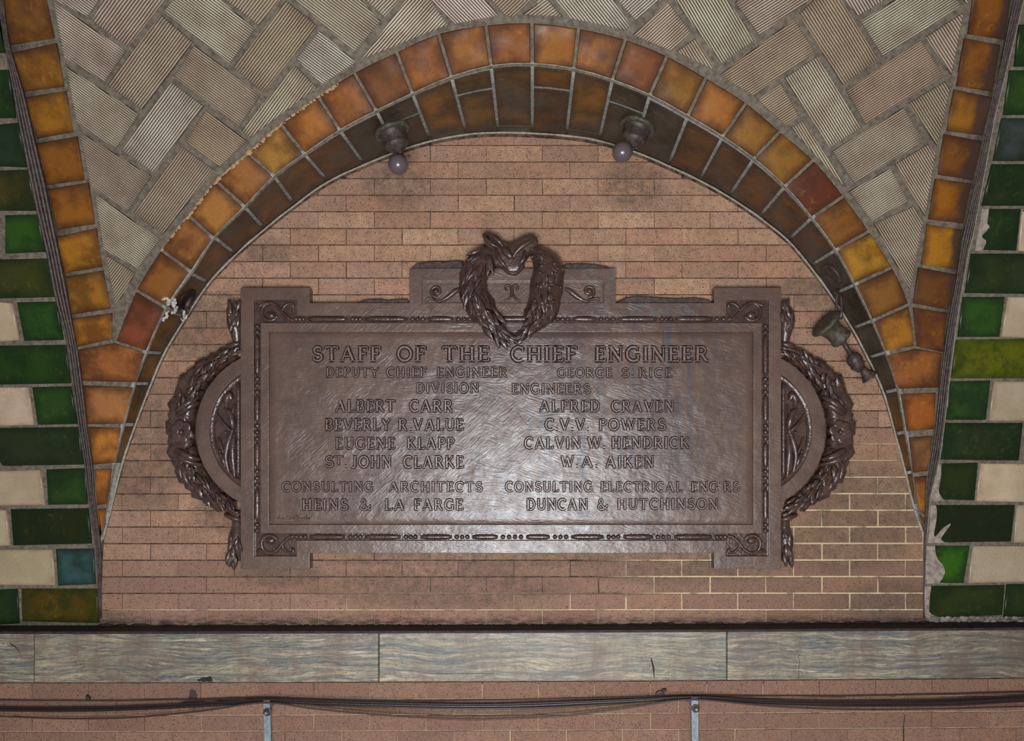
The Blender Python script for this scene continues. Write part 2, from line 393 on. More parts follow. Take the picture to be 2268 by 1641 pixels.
def mat_paint(name, c, rough=.35, spec=.5, c2=None, sc=40, bump=.0015, metal=0):
    s = NT(name, rough, spec, metal); p = s.pos()
    if c2: s.col(s.mix(s.ramp(s.noise(p, sc, 4, .65), [(.42, 0), (.6, 1)]), lin(c), lin(c2)))
    else: s.b.inputs['Base Color'].default_value = (*lin(c), 1)
    s.bump(s.noise(p, sc*3, 3), bump, .6); return s.m
M = dict(
    brick=mat_brick(), bmortar=mat_brick_mortar(), mortar=mat_mortar('vault_mortar', (84, 75, 66), (124, 114, 100)),
    smortar=mat_mortar('soffit_mortar', (112, 110, 104), (156, 154, 146)), fillet=mat_mortar('pale_mortar_edge', (130, 116, 98), (170, 166, 154), 90),
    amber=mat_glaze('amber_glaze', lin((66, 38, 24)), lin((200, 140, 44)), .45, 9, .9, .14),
    green=mat_glaze('green_glaze', lin((20, 36, 18)), lin((96, 110, 34)), .22, 9, .8, .3),
    olive=mat_glaze('mottled_green_glaze', lin((24, 44, 12)), lin((120, 132, 40)), .22, 20, .6),
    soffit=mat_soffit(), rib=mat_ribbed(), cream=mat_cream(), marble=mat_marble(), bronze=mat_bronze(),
    letter=mat_paint('highlit_letter_bronze', (128, 106, 97), .3, .7, (108, 88, 80), 60, .002),  # letter tops paler than the field: their glint is put into the colour
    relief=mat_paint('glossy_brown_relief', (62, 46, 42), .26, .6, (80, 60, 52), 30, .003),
    dark_brown=mat_paint('matt_dark_brown', (34, 26, 25), .55, .25),
    iron=mat_paint('brown_painted_iron', (56, 44, 43), .45, .4, (78, 64, 56), 60, .002),
    patina=mat_paint('dull_bronze_patina', (62, 54, 46), .5, .4, (84, 80, 64), 55, .003),
    globe=mat_paint('painted_over_globe', (92, 80, 84), .22, .6),
    ledge=mat_paint('dark_painted_ledge', (54, 42, 43), .7, .3, (40, 31, 31), 30, .003),
    cable=mat_paint('black_cable', (38, 30, 32), .4, .5), cableb=mat_paint('brown_cable', (66, 48, 44), .4, .5), cabley=mat_paint('thin_ochre_wire', (96, 82, 48), .5, .4),
    galv=mat_paint('galvanised_steel', (112, 128, 136), .5, .5, (136, 150, 156), 80, .0006, .15),
    bare=mat_paint('bare_tile_body', (158, 146, 134), .9, .2, (124, 112, 102), 45, .004),
    white=mat_paint('white_plaster', (190, 188, 184), .9, .2, (150, 148, 140), 60, .004),
    ochre=mat_paint('ochre_scrape', (168, 138, 104), .7, .3),
)

# ------------------------------------------------------------------ curves traced from the wall: arch edges
# joints of the amber arch band: (outer point, inner point)
AJ = [((253,757),(325,781)),((299,642),(369,683)),((354,552),(424,603)),((414,475),(474,530)),((475,398),(543,460)),((546,336),(608,392)),
      ((619,272),(675,343)),((702,210),(753,290)),((783,159),(834,247)),((877,113),(914,209)),((970,72),(1000,172)),((1076,53),(1088,148)),
      ((1178,48),(1179,143)),((1282,60),(1271,154)),((1386,85),(1356,179)),((1479,122),(1439,212)),((1565,170),(1523,258)),((1655,226),(1600,304)),
      ((1730,290),(1669,353)),((1804,353),(1738,414)),((1871,433),(1797,484)),((1927.5,511),(1850,555)),((1979,591),(1892,631)),((2016,674),(1931,711)),((2028,769),(1960,781))]
# soffit joints: (front edge, back edge on the wall plane)
SJ = [((224,1192),(226,1202)),((236,1130),(245,1130)),((254,1029),(270,1029)),((276,941),(300,941)),((300,850),(335,850)),((326,781),(364,783)),
      ((369,683),(411,705)),((424,607),(463,627)),((476,527),(523,564)),((543,460),(587,508)),((608,392),(654,455)),((675,343),(728,403)),
      ((753,290),(808,366)),((834,247),(880,337)),((914,209),(955,314)),((1000,172),(1034,300)),((1088,148),(1104,296)),((1179,143),(1179,298)),
      ((1271,154),(1254,303)),((1356,179),(1326,314)),((1439,212),(1402,337)),((1523,258),(1479,369)),((1600,304),(1548,401)),((1669,353),(1613,437)),
      ((1738,414),(1680,482)),((1797,484),(1744,533)),((1850,555),(1793,590)),((1892,631),(1841,655)),((1931,711),(1887,728)),((1961,781),(1922,793)),
      ((1988,863),(1957,870)),((2004,957),(1983,962)),((2021,1045),(2006,1048)),((2032,1120),(2023,1118)),((2045,1184),(2045,1186))]
SF = [a for a, b in SJ]; SB = [b for a, b in SJ]
AO = [a for a, b in AJ]; AI = [b for a, b in AJ]
NS = len(SJ)-1
def Fp(u): x, y = crat(SF, u); return V(x, y)
def Bp(u): x, y = crat(SB, u); return U(x, y, 0)
def So(u, t): return Fp(u).lerp(Bp(u), t)

# ------------------------------------------------------------------ back wall of the lunette: mortar bed + bricks
arch_px = [(226, 1202)]+[crat(SB, k/4) for k in range(1, NS*4)]+[(2045, 1186), (2048, 1392), (218, 1392)]
def clip_convex(poly, clip):
    """Sutherland-Hodgman, clip polygon given clockwise on the picture (y down)"""
    out = poly
    for i in range(len(clip)):
        a, b = clip[i], clip[(i+1) % len(clip)]
        if abs(a[0]-b[0])+abs(a[1]-b[1]) < 1e-6: continue
        ins = lambda p: (b[0]-a[0])*(p[1]-a[1])-(b[1]-a[1])*(p[0]-a[0]) >= 0
        inp, out = out, []
        for k in range(len(inp)):
            p, q = inp[k-1], inp[k]; ip, iq = ins(p), ins(q)
            if ip != iq:
                d1 = (b[0]-a[0])*(p[1]-a[1])-(b[1]-a[1])*(p[0]-a[0]); d2 = (b[0]-a[0])*(q[1]-a[1])-(b[1]-a[1])*(q[0]-a[0])
                t = d1/(d1-d2); out.append((p[0]+(q[0]-p[0])*t, p[1]+(q[1]-p[1])*t))
            if iq: out.append(q)
        if len(out) < 3: return []
    return out
def area2(p): return abs(sum(p[i][0]*p[(i+1) % len(p)][1]-p[(i+1) % len(p)][0]*p[i][1] for i in range(len(p))))/2
def clean(p, eps=1.5):
    o = []
    for q in p:
        if not o or math.hypot(q[0]-o[-1][0], q[1]-o[-1][1]) > eps: o.append(q)
    if len(o) > 1 and math.hypot(o[0][0]-o[-1][0], o[0][1]-o[-1][1]) < eps: o.pop()
    return o
bm = bmesh.new()
big = [bm.verts.new(U(x, y, -.005)) for x, y in ((150, 230), (2120, 230), (2120, 1420), (150, 1420))]
f = bm.faces.new(big); r_ = bmesh.ops.extrude_face_region(bm, geom=[f])
for v_ in [g for g in r_['geom'] if isinstance(g, bmesh.types.BMVert)]: v_.co.y += .2
wall_back = from_bm('wall_back', bm, None, M['bmortar']); wall_back['kind'] = 'structure'
def hull(pts):
    pts = sorted(set(pts)); 
    def half(P_):
        h = []
        for p in P_:
            while len(h) >= 2 and (h[-1][0]-h[-2][0])*(p[1]-h[-2][1])-(h[-1][1]-h[-2][1])*(p[0]-h[-2][0]) <= 0: h.pop()
            h.append(p)
        return h
    a = half(pts); b = half(pts[::-1]); return a[:-1]+b[:-1]
clipper = [(226+3, 1202)]+[(lambda p, q: (p[0]+(1179-p[0])*.004, p[1]+(1040-p[1])*.006+2))(crat(SB, k/3), 0) for k in range(1, NS*3)]+[(2043, 1186), (2046, 1389), (222, 1389)]
def brick_rows():
    ys = [284.8, 321.6]; y = 321.6
    while y < 1345: y += 36.76; ys.append(y)
    ys[-1] = 1351; ys.append(1388)
    return ys
clipper = hull(clipper)
rows = brick_rows(); bricks = []
BC = [(184, 146, 116), (176, 138, 110), (190, 152, 122), (172, 134, 108), (180, 142, 118), (170, 134, 112), (186, 144, 112), (176, 132, 106)]
for k in range(len(rows)-1):
    y0, y1 = rows[k], rows[k+1]; 
    off = 1014.5 if k % 2 == 0 else 953.0
    x = off-124*9
    while x < 2100:
        jit = R.uniform(-1.2, 1.2)
        g = 1.2
        if x > 1500 and y0 > 1050 or (x > 1250 and y0 > 1230): g = 2.0
        if y0 > 1340: g = 1.6
        gv = g*R.choice((.25, .4, .6)) if g < 1.9 else g*.9
        jl = R.uniform(-.8, .8)
        q = [(x+gv+jl, y0+g), (x+124-gv, y0+g), (x+124-gv, y1-g), (x+gv+jl, y1-g)]
        p = clean(clip_convex(q, clipper))
        if len(p) >= 3 and area2(p) > 60:
            hid = all(548 < a < 1715 and 682 < b < 1213 for a, b in p) or all(936 < a < 1340 and 600 < b < 1213 for a, b in p) \
                or all((a-610)**2+(b-953)**2 < 170**2 or (a > 545 and a < 1715 and 680 < b < 1213) for a, b in p) \
                or all((a-1652)**2+(b-953)**2 < 170**2 or (a > 545 and a < 1715 and 680 < b < 1213) for a, b in p)
            bricks.append((p, hid, area2(p)))
        x += 124
vis = sorted([b for b in bricks if not b[1]], key=lambda b: -b[2])
rest = [b for b in bricks if b[1]]+vis[300:]
for p, h_, a_ in vis[:300]:
    e = R.uniform(-.0007, .0007)
    col = list(R.choice(BC)); j = R.uniform(.93, 1.05); cx = sum(q[0] for q in p)/len(p); cy = sum(q[1] for q in p)/len(p)
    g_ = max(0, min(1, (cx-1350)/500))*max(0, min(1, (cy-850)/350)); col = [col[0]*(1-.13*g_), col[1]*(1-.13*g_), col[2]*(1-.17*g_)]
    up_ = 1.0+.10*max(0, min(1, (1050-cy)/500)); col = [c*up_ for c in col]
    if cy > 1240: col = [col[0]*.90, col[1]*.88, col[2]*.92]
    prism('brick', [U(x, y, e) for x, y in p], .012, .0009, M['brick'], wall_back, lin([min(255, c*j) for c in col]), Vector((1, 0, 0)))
bm = bmesh.new()
for p, h_, a_ in rest:
    a = [bm.verts.new(U(x, y, 0)) for x, y in p]; b = [bm.verts.new(U(x, y, -.006)) for x, y in p]; bm.faces.new(a)
    for i in range(len(p)): bm.faces.new((a[i], a[(i+1) % len(p)], b[(i+1) % len(p)], b[i]))
o = from_bm('covered_bricks', bm, wall_back, M['brick']); o['kind'] = 'stuff'; o.color = (*lin((174, 128, 102)), 1)

# ------------------------------------------------------------------ lower wall under the marble frieze
def dyr(x): return -10*(x/2268.0)**2
bm = bmesh.new()
q = [bm.verts.new(U(x, y, .087)) for x, y in ((-160, 1500), (2430, 1490), (2430, 1800), (-160, 1800))]
f = bm.faces.new(q); r_ = bmesh.ops.extrude_face_region(bm, geom=[f])
for v_ in [g for g in r_['geom'] if isinstance(g, bmesh.types.BMVert)]: v_.co.y += .2
wall_low = from_bm('wall_lower', bm, None, M['bmortar']); wall_low['kind'] = 'structure'
for k, (y0, y1) in enumerate(((1512, 1550), (1550, 1585), (1585, 1620.8), (1620.8, 1657), (1657, 1693), (1693, 1729))):
    off = 1067.5 if k % 2 == 0 else 1005
    pitch = 124.6; x = off-pitch*10
    while x < 2400:
        g1_ = R.choice((.5, .8, 1.3)); g2_ = R.choice((.5, .8))
        q = [(x+g1_, y0+1.0), (x+pitch-g2_, y0+1.0), (x+pitch-g2_, y1-1.0), (x+g1_, y1-1.0)]
        col = R.choice(BC); j = R.uniform(.86, .97)
        prism('brick', [U(a, b+dyr(max(0, a)), .092+R.uniform(-.0006, .0006)) for a, b in q], .012, .0009, M['brick'], wall_low,
              lin((col[0]*.86*j, col[1]*.82*j, col[2]*.84*j)), Vector((1, 0, 0)))
        x += pitch

# ------------------------------------------------------------------ ledge and marble frieze
def ytop(x): return 1399.5-9*(x/2268)**2
def ybot(x): return 1511.5-11*(x/2268)**2
bm = bmesh.new(); xs = list(range(-160, 2431, 35)); prof = []
for x in xs:
    xc = max(0, min(2268, x)); kk = 1-.1/D
    zt = U(x, ytop(xc)-1.5, .1017).z
    wv = .0015*noise.noise(Vector((x*.02, 0, 3)))
    prof.append([bm.verts.new(v_) for v_ in (Vector((U(x, 0, .05).x, .02, zt)), Vector((U(x, 0, .05).x, -.088, zt)), Vector((U(x, 0, .05).x, -.1017, zt-.001)), Vector((U(x, 0, .05).x, -.1017, zt-.010)), Vector((U(x, 0, .05).x, .02, zt-.010)))])
for a, b in zip(prof, prof[1:]):
    for i in range(5): bm.faces.new((a[i], a[(i+1) % 5], b[(i+1) % 5], b[i]))
bm.faces.new(prof[0]); bm.faces.new(prof[-1])
ledge = from_bm('trim_1', bm, None, M['ledge']); ledge['kind'] = 'structure'
# behind-the-ledge crust of dirt where brick meets ledge
bm = bmesh.new(); zt = U(0, 1398, .1017).z
for i in range(90):
    x = R.uniform(200, 2060); xx = U(x, 0, .03).x
    dense = 1 if x > 1400 or x < 340 else .5
    ball(bm, (xx, -.004, U(0, ytop(x)-1.5, .1017).z+.001), R.uniform(.004, .009)*dense, 6, (R.uniform(1.5, 4), .7, .7))
o = from_bm('dirt_crust', bm, ledge, M['ledge']); o['kind'] = 'stuff'
bm = bmesh.new()
q = [bm.verts.new(U(x, y, .085)) for x, y in ((-160, 1402), (2430, 1392), (2430, 1503), (-160, 1513))]
f = bm.faces.new(q); r_ = bmesh.ops.extrude_face_region(bm, geom=[f])
for v_ in [g for g in r_['geom'] if isinstance(g, bmesh.types.BMVert)]: v_.co.y += .2
frieze = from_bm('trim_2', bm, None, M['ledge']); frieze['kind'] = 'structure'
jx = [-690, 75, 839, 1610, 2380]
for a, b in zip(jx, jx[1:]):
    a_, b_ = max(a, -160)+1.2, min(b, 2430)-1.2
    n_ = 6; top = [(a_+(b_-a_)*i/n_) for i in range(n_+1)]
    cl = lambda x: max(0, min(2268, x))
    pts = [U(x, ytop(cl(x)), .0995) for x in top]+[U(x, ybot(cl(x)), .0995) for x in top[::-1]]
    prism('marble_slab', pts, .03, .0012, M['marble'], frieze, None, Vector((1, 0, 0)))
# cracks / scars of the marble as thin dark insets
def scar(pts, r, par, d, mat='ledge', name='crack'):
    bm = bmesh.new(); tube(bm, [U(x, y, d) for x, y in pts], r, 5); return from_bm(name, bm, par, M[mat])
scar([(1770, 1450), (1768, 1455), (1771, 1462), (1769, 1480), (1769, 1502)], .0009, frieze, .0996)
scar([(1442, 1458), (1447, 1478), (1449, 1502)], [.002, .0035, .001], frieze, .0995)
scar([(930, 1492), (1020, 1491.5), (1095, 1492)], .0006, frieze, .0997)
scar([(20, 1423), (34, 1432), (42, 1442)], [.0012, .002, .001], frieze, .0995)
bm = bmesh.new()
for k in range(16): ball(bm, U(453+R.uniform(-12, 13), 1506.5-abs(R.gauss(0, 2.5)), .0995), R.uniform(3, 5)*S, 7, (1.2, .3, .8))
o = from_bm('dirt_clump', bm, frieze, M['ledge'])
scar([(2004, 1584), (2001, 1610), (2000, 1680)], .0016, wall_low, .0925)

# ------------------------------------------------------------------ vault bed outside the arch
EXT = 170
def outer_pt(x, y):
    cx, cy = 1150, 900; dx, dy = x-cx, y-cy
    t = min([k for k in ((-EXT-cx)/dx if dx < 0 else 9e9, (2268+EXT-cx)/dx if dx > 0 else 9e9, (-60-cy)/dy if dy < 0 else 9e9, (1420-cy)/dy if dy > 0 else 9e9) if k > 0])
    return (cx+dx*t, cy+dy*t)
def strip_mesh(name, cols, mat, parent=None, back=.12):
    bm = bmesh.new(); vs = [[bm.verts.new(p) for p in c] for c in cols]
    for a, b in zip(vs, vs[1:]):
        for i in range(len(a)-1): bm.faces.new((a[i], a[i+1], b[i+1], b[i])).smooth = True
    bm.normal_update()
    f0 = bm.faces[:][len(bm.faces)//2]
    if f0.normal.dot(CAMP-f0.calc_center_median()) < 0: bmesh.ops.reverse_faces(bm, faces=bm.faces[:])
    o = from_bm(name, bm, parent, mat, recalc=False)
    if parent is None and name != 'trim_3':
        md = o.modifiers.new('thickness', 'SOLIDIFY'); md.thickness = .02; md.offset = -1
    return o
def bed(px_in, e=-.007):
    cols = []
    for x, y in px_in:
        ox, oy = outer_pt(x, y)
        cols.append([V(x+(ox-x)*t/14, y+(oy-y)*t/14, e) for t in range(15)])
    return cols
front = [(218, 1420), (221, 1330), (223, 1250)]+[crat(SF, k/3) for k in range(0, NS*3+1)]+[(2047, 1250), (2047, 1330), (2047, 1420)]
ceiling = strip_mesh('ceiling', bed(front), M['mortar']); ceiling['kind'] = 'structure'
def ext(poly):
    """let tiles cut by the picture edge run on beyond it"""
    out = []; n = len(poly)
    for i, (x, y) in enumerate(poly):
        q = (x, y)
        if y <= 0.5:
            for j in (i-1, (i+1) % n):
                a, b = poly[j]
                if b > 25: t = -38/(b-y); q = (x+(a-x)*t, y+(b-y)*t)
        elif x <= 0.5 or x >= 2267.5:
            s_ = 1 if x > 1000 else -1
            for j in (i-1, (i+1) % n):
                a, b = poly[j]
                if abs(a-x) > 4: t = -70/abs(a-x); q = (x+(a-x)*t, y+(b-y)*t)
        out.append(q)
    return out
def vt(poly, mat, parent, col, name, thick=.014, bev=.0016, e=0.0, udir=None, pillow=0, j=0, ins=0, doext=True):
    if doext: poly = ext(poly)
    if ins: poly = inset2(poly, ins)
    e += R.uniform(-.0008, .0008)
    ud = None
    if udir: ud = V(poly[0][0]+udir[0], poly[0][1]+udir[1])-V(*poly[0])
    c = [max(2, min(255, v_*(1+R.uniform(-j, j)))) for v_ in col]
    return prism(name, [V(x, y, e) for x, y in poly], thick, bev, mat, parent, lin(c), ud, pillow)

# ribbed buff tiles of the field (traced corner points)
Z = 2.829
def z1(L): return [(x/Z, y/Z) for x, y in L]
def z2(L): return [(700+x/Z, y/Z) for x, y in L]
def z3(L): return [(1468+x/Z, y/Z) for x, y in L]
LN, LP = (415, 315), (-315, 420)
RN, RP = (230, 370), (-470, 310)
field = [
 (z1([(335,0),(620,0),(548,103)]), LN),(z1([(335,15),(785,322),(655,512),(400,358)]), LN),(z1([(640,0),(1030,0),(800,295),(575,130)]), LP),
 (z1([(1005,95),(1205,265),(890,685),(670,530)]), LP),(z1([(1080,0),(1380,0),(1595,185),(1440,400),(1025,72)]), LN),(z1([(1415,0),(1755,0),(1620,160)]), LP),
 (z1([(1790,5),(1985,162),(1650,585),(1460,420)]), LP),(z1([(1850,0),(2260,0),(2385,135),(2220,330)]), LN),(z1([(2000,195),(2230,390),(2015,530),(1855,370)]), LN),
 (z1([(1845,408),(1983,548),(1565,862),(1510,820)]), LP),(z1([(1215,285),(1630,600),(1500,790),(1085,480)]), LN),(z1([(1070,515),(1275,665),(960,1085),(755,935)]), LP),
 (z1([(1290,690),(1545,885),(1375,1045),(1160,885)]), LN),(z1([(415,420),(870,715),(725,930),(480,770)]), LN),(z1([(1140,920),(1335,1065),(1020,1465),(830,1335)]), LP),
 (z1([(495,825),(945,1105),(800,1320),(570,1170)]), LN),(z1([(595,1220),(1000,1500),(862,1683),(648,1565)]), LN),(z1([(665,1601),(845,1711),(722,1925)]), LP),
 (z2([(310,0),(525,0),(430,108)]), (-300,330)),(z2([(562,0),(695,0),(825,155),(283,372)]), (-300,345)),(z2([(715,0),(1060,0),(1145,100),(870,150)]), (160,165)),
 (z2([(1095,0),(1345,0),(1240,105),(1185,100)]), (-200,200)),(z2([(1385,30),(1450,0),(1542,105),(1293,92)]), (-200,150)),(z2([(1500,0),(1860,0),(1975,160),(1940,190),(1595,115)]), (95,115)),
 (z2([(1887,0),(2150,0),(2005,130)]), (-220,205)),(z2([(2205,12),(2358,210),(2225,320),(1985,220)]), (-220,205)),
 (z3([(75,0),(405,0),(580,250),(370,400)]), RN),(z3([(210,240),(335,445),(85,325)]), RN),(z3([(470,0),(925,0),(605,220),(455,20)]), RP),
 (z3([(825,120),(955,325),(565,600),(360,470)]), RP),(z3([(950,0),(1120,0),(1350,370),(1130,535),(855,90)]), RN),(z3([(1142,0),(1390,0),(1225,100)]), RN),
 (z3([(1460,0),(1850,0),(1870,35),(1380,355),(1240,135)]), RP),(z3([(1885,82),(1810,470),(1648,235)]), RN),(z3([(1620,255),(1760,475),(1270,780),(1150,565)]), RP),
 (z3([(970,355),(1245,800),(1050,925),(765,490)]), RN),(z3([(740,525),(860,730),(770,785),(595,625)]), RN if False else (-300,200)),(z3([(1775,510),(1800,560),(1720,915),(1540,650)]), RN),
 (z3([(1510,675),(1640,880),(1200,1150),(1065,950)]), RP),(z3([(880,755),(1155,1178),(1105,1135),(910,920),(805,800)]), RN),(z3([(1430,1055),(1540,1260),(1310,1385),(1170,1200)]), RP),
 (z3([(1665,905),(1710,955),(1645,1355),(1455,1030)]), RN),(z3([(1570,1295),(1630,1390),(1551,1815),(1325,1400)]), RN),(z3([(1882,0),(1925,0),(1905,22)]), RN)]
RC = [(188,178,156),(178,164,140),(194,184,164),(166,150,124),(184,168,142),(198,188,168),(172,152,124)]
for poly, ud in field: vt(poly, M['rib'], ceiling, R.choice(RC), 'ribbed_tile', udir=ud, j=.03)

# amber arch band (front face) and its tiles
band = strip_mesh('trim_3', [[V(*crat(AO, u/4), -.004).lerp(V(*crat(AI, u/4), -.004), t/3) for t in range(4)] for u in range((len(AJ)-1)*4+1)], M['mortar']); band['kind'] = 'structure'
AC = [(140,72,46),(150,90,40),(160,98,46),(176,112,52),(160,100,50),(172,118,48),(172,102,38),(166,94,38),(124,72,36),(162,94,42),(158,94,36),(154,86,32),
      (158,94,34),(150,88,34),(134,74,38),(140,90,32),(168,100,36),(150,98,38),(150,98,32),(104,48,30),(138,84,34),(180,122,34),(142,90,36),(176,110,34)]
AC = [(q[0]*.88, q[1]*.92, q[2]*.95) for q in AC]
for i in range(len(AJ)-1):
    n_ = 2
    o_ = [crat(AO, i+k/n_) for k in range(n_+1)]; in_ = [crat(AI, i+k/n_) for k in range(n_+1)]
    poly = inset2(o_+in_[::-1], 3.7)
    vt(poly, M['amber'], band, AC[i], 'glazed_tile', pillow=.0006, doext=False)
# chipped pale edges along the outer rim (left side)
bm = bmesh.new()
for i, (a, b) in enumerate(((2, 3), (3, 4), (4, 5), (5, 6), (6, 7), (7, 7.6))):
    for k in range(46):
        u = a+(b-a)*(k+R.random()*.6)/46; p = crat(AO, u); q_ = crat(AI, u); t = .055+R.uniform(-.012, .02)
        ball(bm, V(p[0]+(q_[0]-p[0])*t, p[1]+(q_[1]-p[1])*t, -.001), abs(R.gauss(.0012, .0022))+.0012, 6, (1.3, .35, 1))
o = from_bm('chipped_edge', bm, band, M['ochre']); o['kind'] = 'stuff'
# springing tiles
SPL = [([(173,775),(252,760),(321,783),(300,847),(180,843)], (150,92,50)),([(184,854),(295,858),(272,939),(193,939)], (158,104,62)),
       ([(195,946),(267,948),(254,1025),(205,1029)], (176,112,48)),([(209,1040),(247,1038),(237,1116),(214,1119)], (168,102,42)),([(215,1128),(235,1126),(226,1188),(222,1190)], (168,100,34))]
SPR = [([(1965,787),(2028,773),(2087,783),(2080,858),(1990,861)], (140,84,42)),([(1995,873),(2073,870),(2069,950),(2009,955)], (146,82,34)),
       ([(2014,969),(2066,966),(2055,1043),(2023,1047)], (124,86,50)),([(2025,1057),(2053,1054),(2049,1140),(2036,1128)], (150,94,36)),([(2038,1140),(2048,1148),(2046,1178)], (110,74,40))]
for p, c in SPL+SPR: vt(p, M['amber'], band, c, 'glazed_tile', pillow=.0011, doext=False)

# soffit bed + tiles
cols = []
nrm_in = []
def son(u):
    a = So(u+.05, .5)-So(u-.05, .5); b = So(u, 1)-So(u, 0); n = a.cross(b).normalized()
    c = So(u, .5)
    if n.dot(U(1150, 1000, 0)-c) < 0: n = -n
    return n
us = [.02]+[k/3 for k in range(1, NS*3)]+[NS-.02]
soffit = strip_mesh('trim_4', [[So(u, t/4)-son(u)*.004 for t in range(5)] for u in us], M['smortar']); soffit['kind'] = 'structure'
def stile(u0, u1, t0, t1, col):
    gl = .042; du = u1-u0
    p = [So(u0+gl, t0), So((u0+u1)/2, t0), So(u1-gl, t0), So(u1-gl, t1), So((u0+u1)/2, t1), So(u0+gl, t1)]
    if (p[0]-p[5]).length < .012: return
    axis = So(u0+.5*du, 1)-So(u0+.5*du, 0)
    prism('glazed_tile', p, .010, .0008, M['soffit'], soffit, lin(col), axis)
DK = [(104,66,26),(92,58,28),(98,64,24),(86,56,30),(100,66,28)]
split = {13: [(.05,.34),(.38,.94)], 14: [(.05,.85),(.89,.95)], 15: [(.05,.27),(.31,.95)], 16: [(.04,.86),(.91,.96)], 17: [(.04,.27),(.31,.95)],
         18: [(.04,.86),(.90,.96)], 19: [(.04,.28),(.32,.95)]}
for i in range(NS):
    for (t0, t1) in split.get(i, [(.07, .92)]):
        c = R.choice(DK)
        if i in (14, 18): c = (120, 80, 28)
        if i in (15, 16): c = (104, 74, 34)
        if i in (12, 13, 19, 20, 26, 27, 28, 29): c = (66, 58, 46)
        stile(i, i+1, t0, t1, c)
    if i == 13: pass
# mortar fillet where brick meets soffit, and along the front arris
bm = bmesh.new()
pts = [So(k/6, .975)+son(max(.1, min(NS-.1, k/6)))*(.001+.0012*noise.noise(Vector((k*.31, 1, 0)))) for k in range(1, NS*6)]
tube(bm, pts, [.0042+.0018*noise.noise(Vector((k*.37, 5, 0))) for k in range(len(pts))], 6)
o = from_bm('mortar_edge', bm, soffit, M['fillet'])
bm = bmesh.new()
pts = [So(k/6, .012) for k in range(1, NS*6)]
tube(bm, pts, [.0028+.0012*noise.noise(Vector((k*.4, 9, 0))) for k in range(len(pts))], 6)
o = from_bm('mortar_edge', bm, soffit, M['mortar'])

# ------------------------------------------------------------------ groin ribs of amber tiles, left and right
LRib = [z1([(10,0),(290,0),(340,240),(65,285)]), z1([(80,330),(350,270),(400,545),(150,575)]), z1([(160,610),(410,570),(455,830),(225,870)]), z1([(225,900),(480,855),(525,1130),(290,1160)]),
        z1([(300,1185),(550,1145),(590,1405),(355,1440)]), z1([(355,1485),(600,1430),(640,1672),(400,1712)]), [(145,613),(228,599),(244,684),(156,697)], [(159,706),(247,693),(247,751),(168,769)]]
RRib = [z3([(1940,0),(2180,0),(2140,250),(1910,215)]), z3([(1893,240),(2118,282),(2065,575),(1840,540)]), z3([(1828,560),(2065,610),(2005,850),(1780,820)]), z3([(1765,840),(2000,885),(1945,1130),(1725,1095)]),
        z3([(1710,1120),(1935,1150),(1885,1400),(1665,1375)]), z3([(1655,1405),(1875,1440),(1842,1690),(1620,1655)]), [(2035,592),(2117,608),(2101,686),(2023,672)], [(2023,681),(2099,693),(2087,780),(2032,767)]]
LRC = [(128,80,36),(140,88,34),(160,104,32),(140,84,30),(152,90,30),(170,110,34),(164,106,38),(168,104,36)]
RRC = [(136,78,26),(134,78,28),(156,98,28),(124,70,28),(154,92,24),(174,112,26),(110,66,28),(122,68,28)]
def ribbed(name, polys, cols_):
    left = [polys[0][0]]+[p[3] for p in polys]; right = [polys[0][1]]+[p[2] for p in polys]
    if left[0][1] <= 1: left[0] = (left[0][0]-(left[1][0]-left[0][0])*.4, -45); right[0] = (right[0][0]-(right[1][0]-right[0][0])*.4, -45)
    o = strip_mesh(name, [[V(a[0]-3, a[1], -.0045).lerp(V(b[0]+3, b[1], -.0045), t/2) for t in range(3)] for a, b in zip(left, right)], M['mortar']); o['kind'] = 'structure'
    for p, c in zip(polys, [(q[0]*.9, q[1]*.93, q[2]*.9) for q in cols_]): vt(p, M['amber'], o, c, 'glazed_tile', pillow=.0011)
    return o
ribbed('trim_5', LRib, LRC); ribbed('trim_6', RRib, RRC)

# ------------------------------------------------------------------ green and cream tiled piers
LS_L = [(-2,0),(0,39),(39,262),(71,424),(106,580),(122,661),(148,757),(159,849),(173,944),(187,1032),(194,1100),(212,1216),(219,1379)]
LS_R = [(8,0),(21,102),(53,208),(102,417),(124,527),(141,608),(159,704),(173,781),(184,859),(193,940),(205,1032),(210,1100),(224,1209),(226,1385)]
RS_L = [(2245,0),(2224,102),(2203,212),(2161,400),(2136,509),(2131,520),(2117,626),(2103,697),(2090,781),(2080,859),(2071,955),(2057,1047),(2053,1100),(2048,1149),(2045,1200),(2045,1385)]
RS_R = [(2267,0),(2203,258),(2154,523),(2145,555),(2117,718),(2104,824),(2092,930),(2081,1015),(2060,1100),(2051,1202),(2046,1344),(2046,1385)]
GE = .006
def pier(name, edge, side):
    cols = []
    for i in range(0, 30):
        y = -40+i*(1420+40)/29
        e = [p for p in edge if p[1] >= y]; 
        x = interp(edge, y)
        xo = -EXT if side < 0 else 2268+EXT
        cols.append([V(x+(xo-x)*t/3, y, GE-.006) for t in range(4)])
    o = strip_mesh(name, cols, M['mortar']); o['kind'] = 'structure'; return o
def interp(edge, y):
    if y <= edge[0][1]:
        a, b = edge[0], edge[1]
    elif y >= edge[-1][1]: a, b = edge[-2], edge[-1]
    else:
        for a, b in zip(edge, edge[1:]):
            if a[1] <= y <= b[1]: break
    t = (y-a[1])/(b[1]-a[1]); return a[0]+(b[0]-a[0])*t
wl = pier('wall_left', LS_L, -1); wr = pier('wall_right', RS_R, 1)
g1 = (30,80,34); g2 = (24,66,30); g3 = (46,72,30); g4 = (22,52,26)
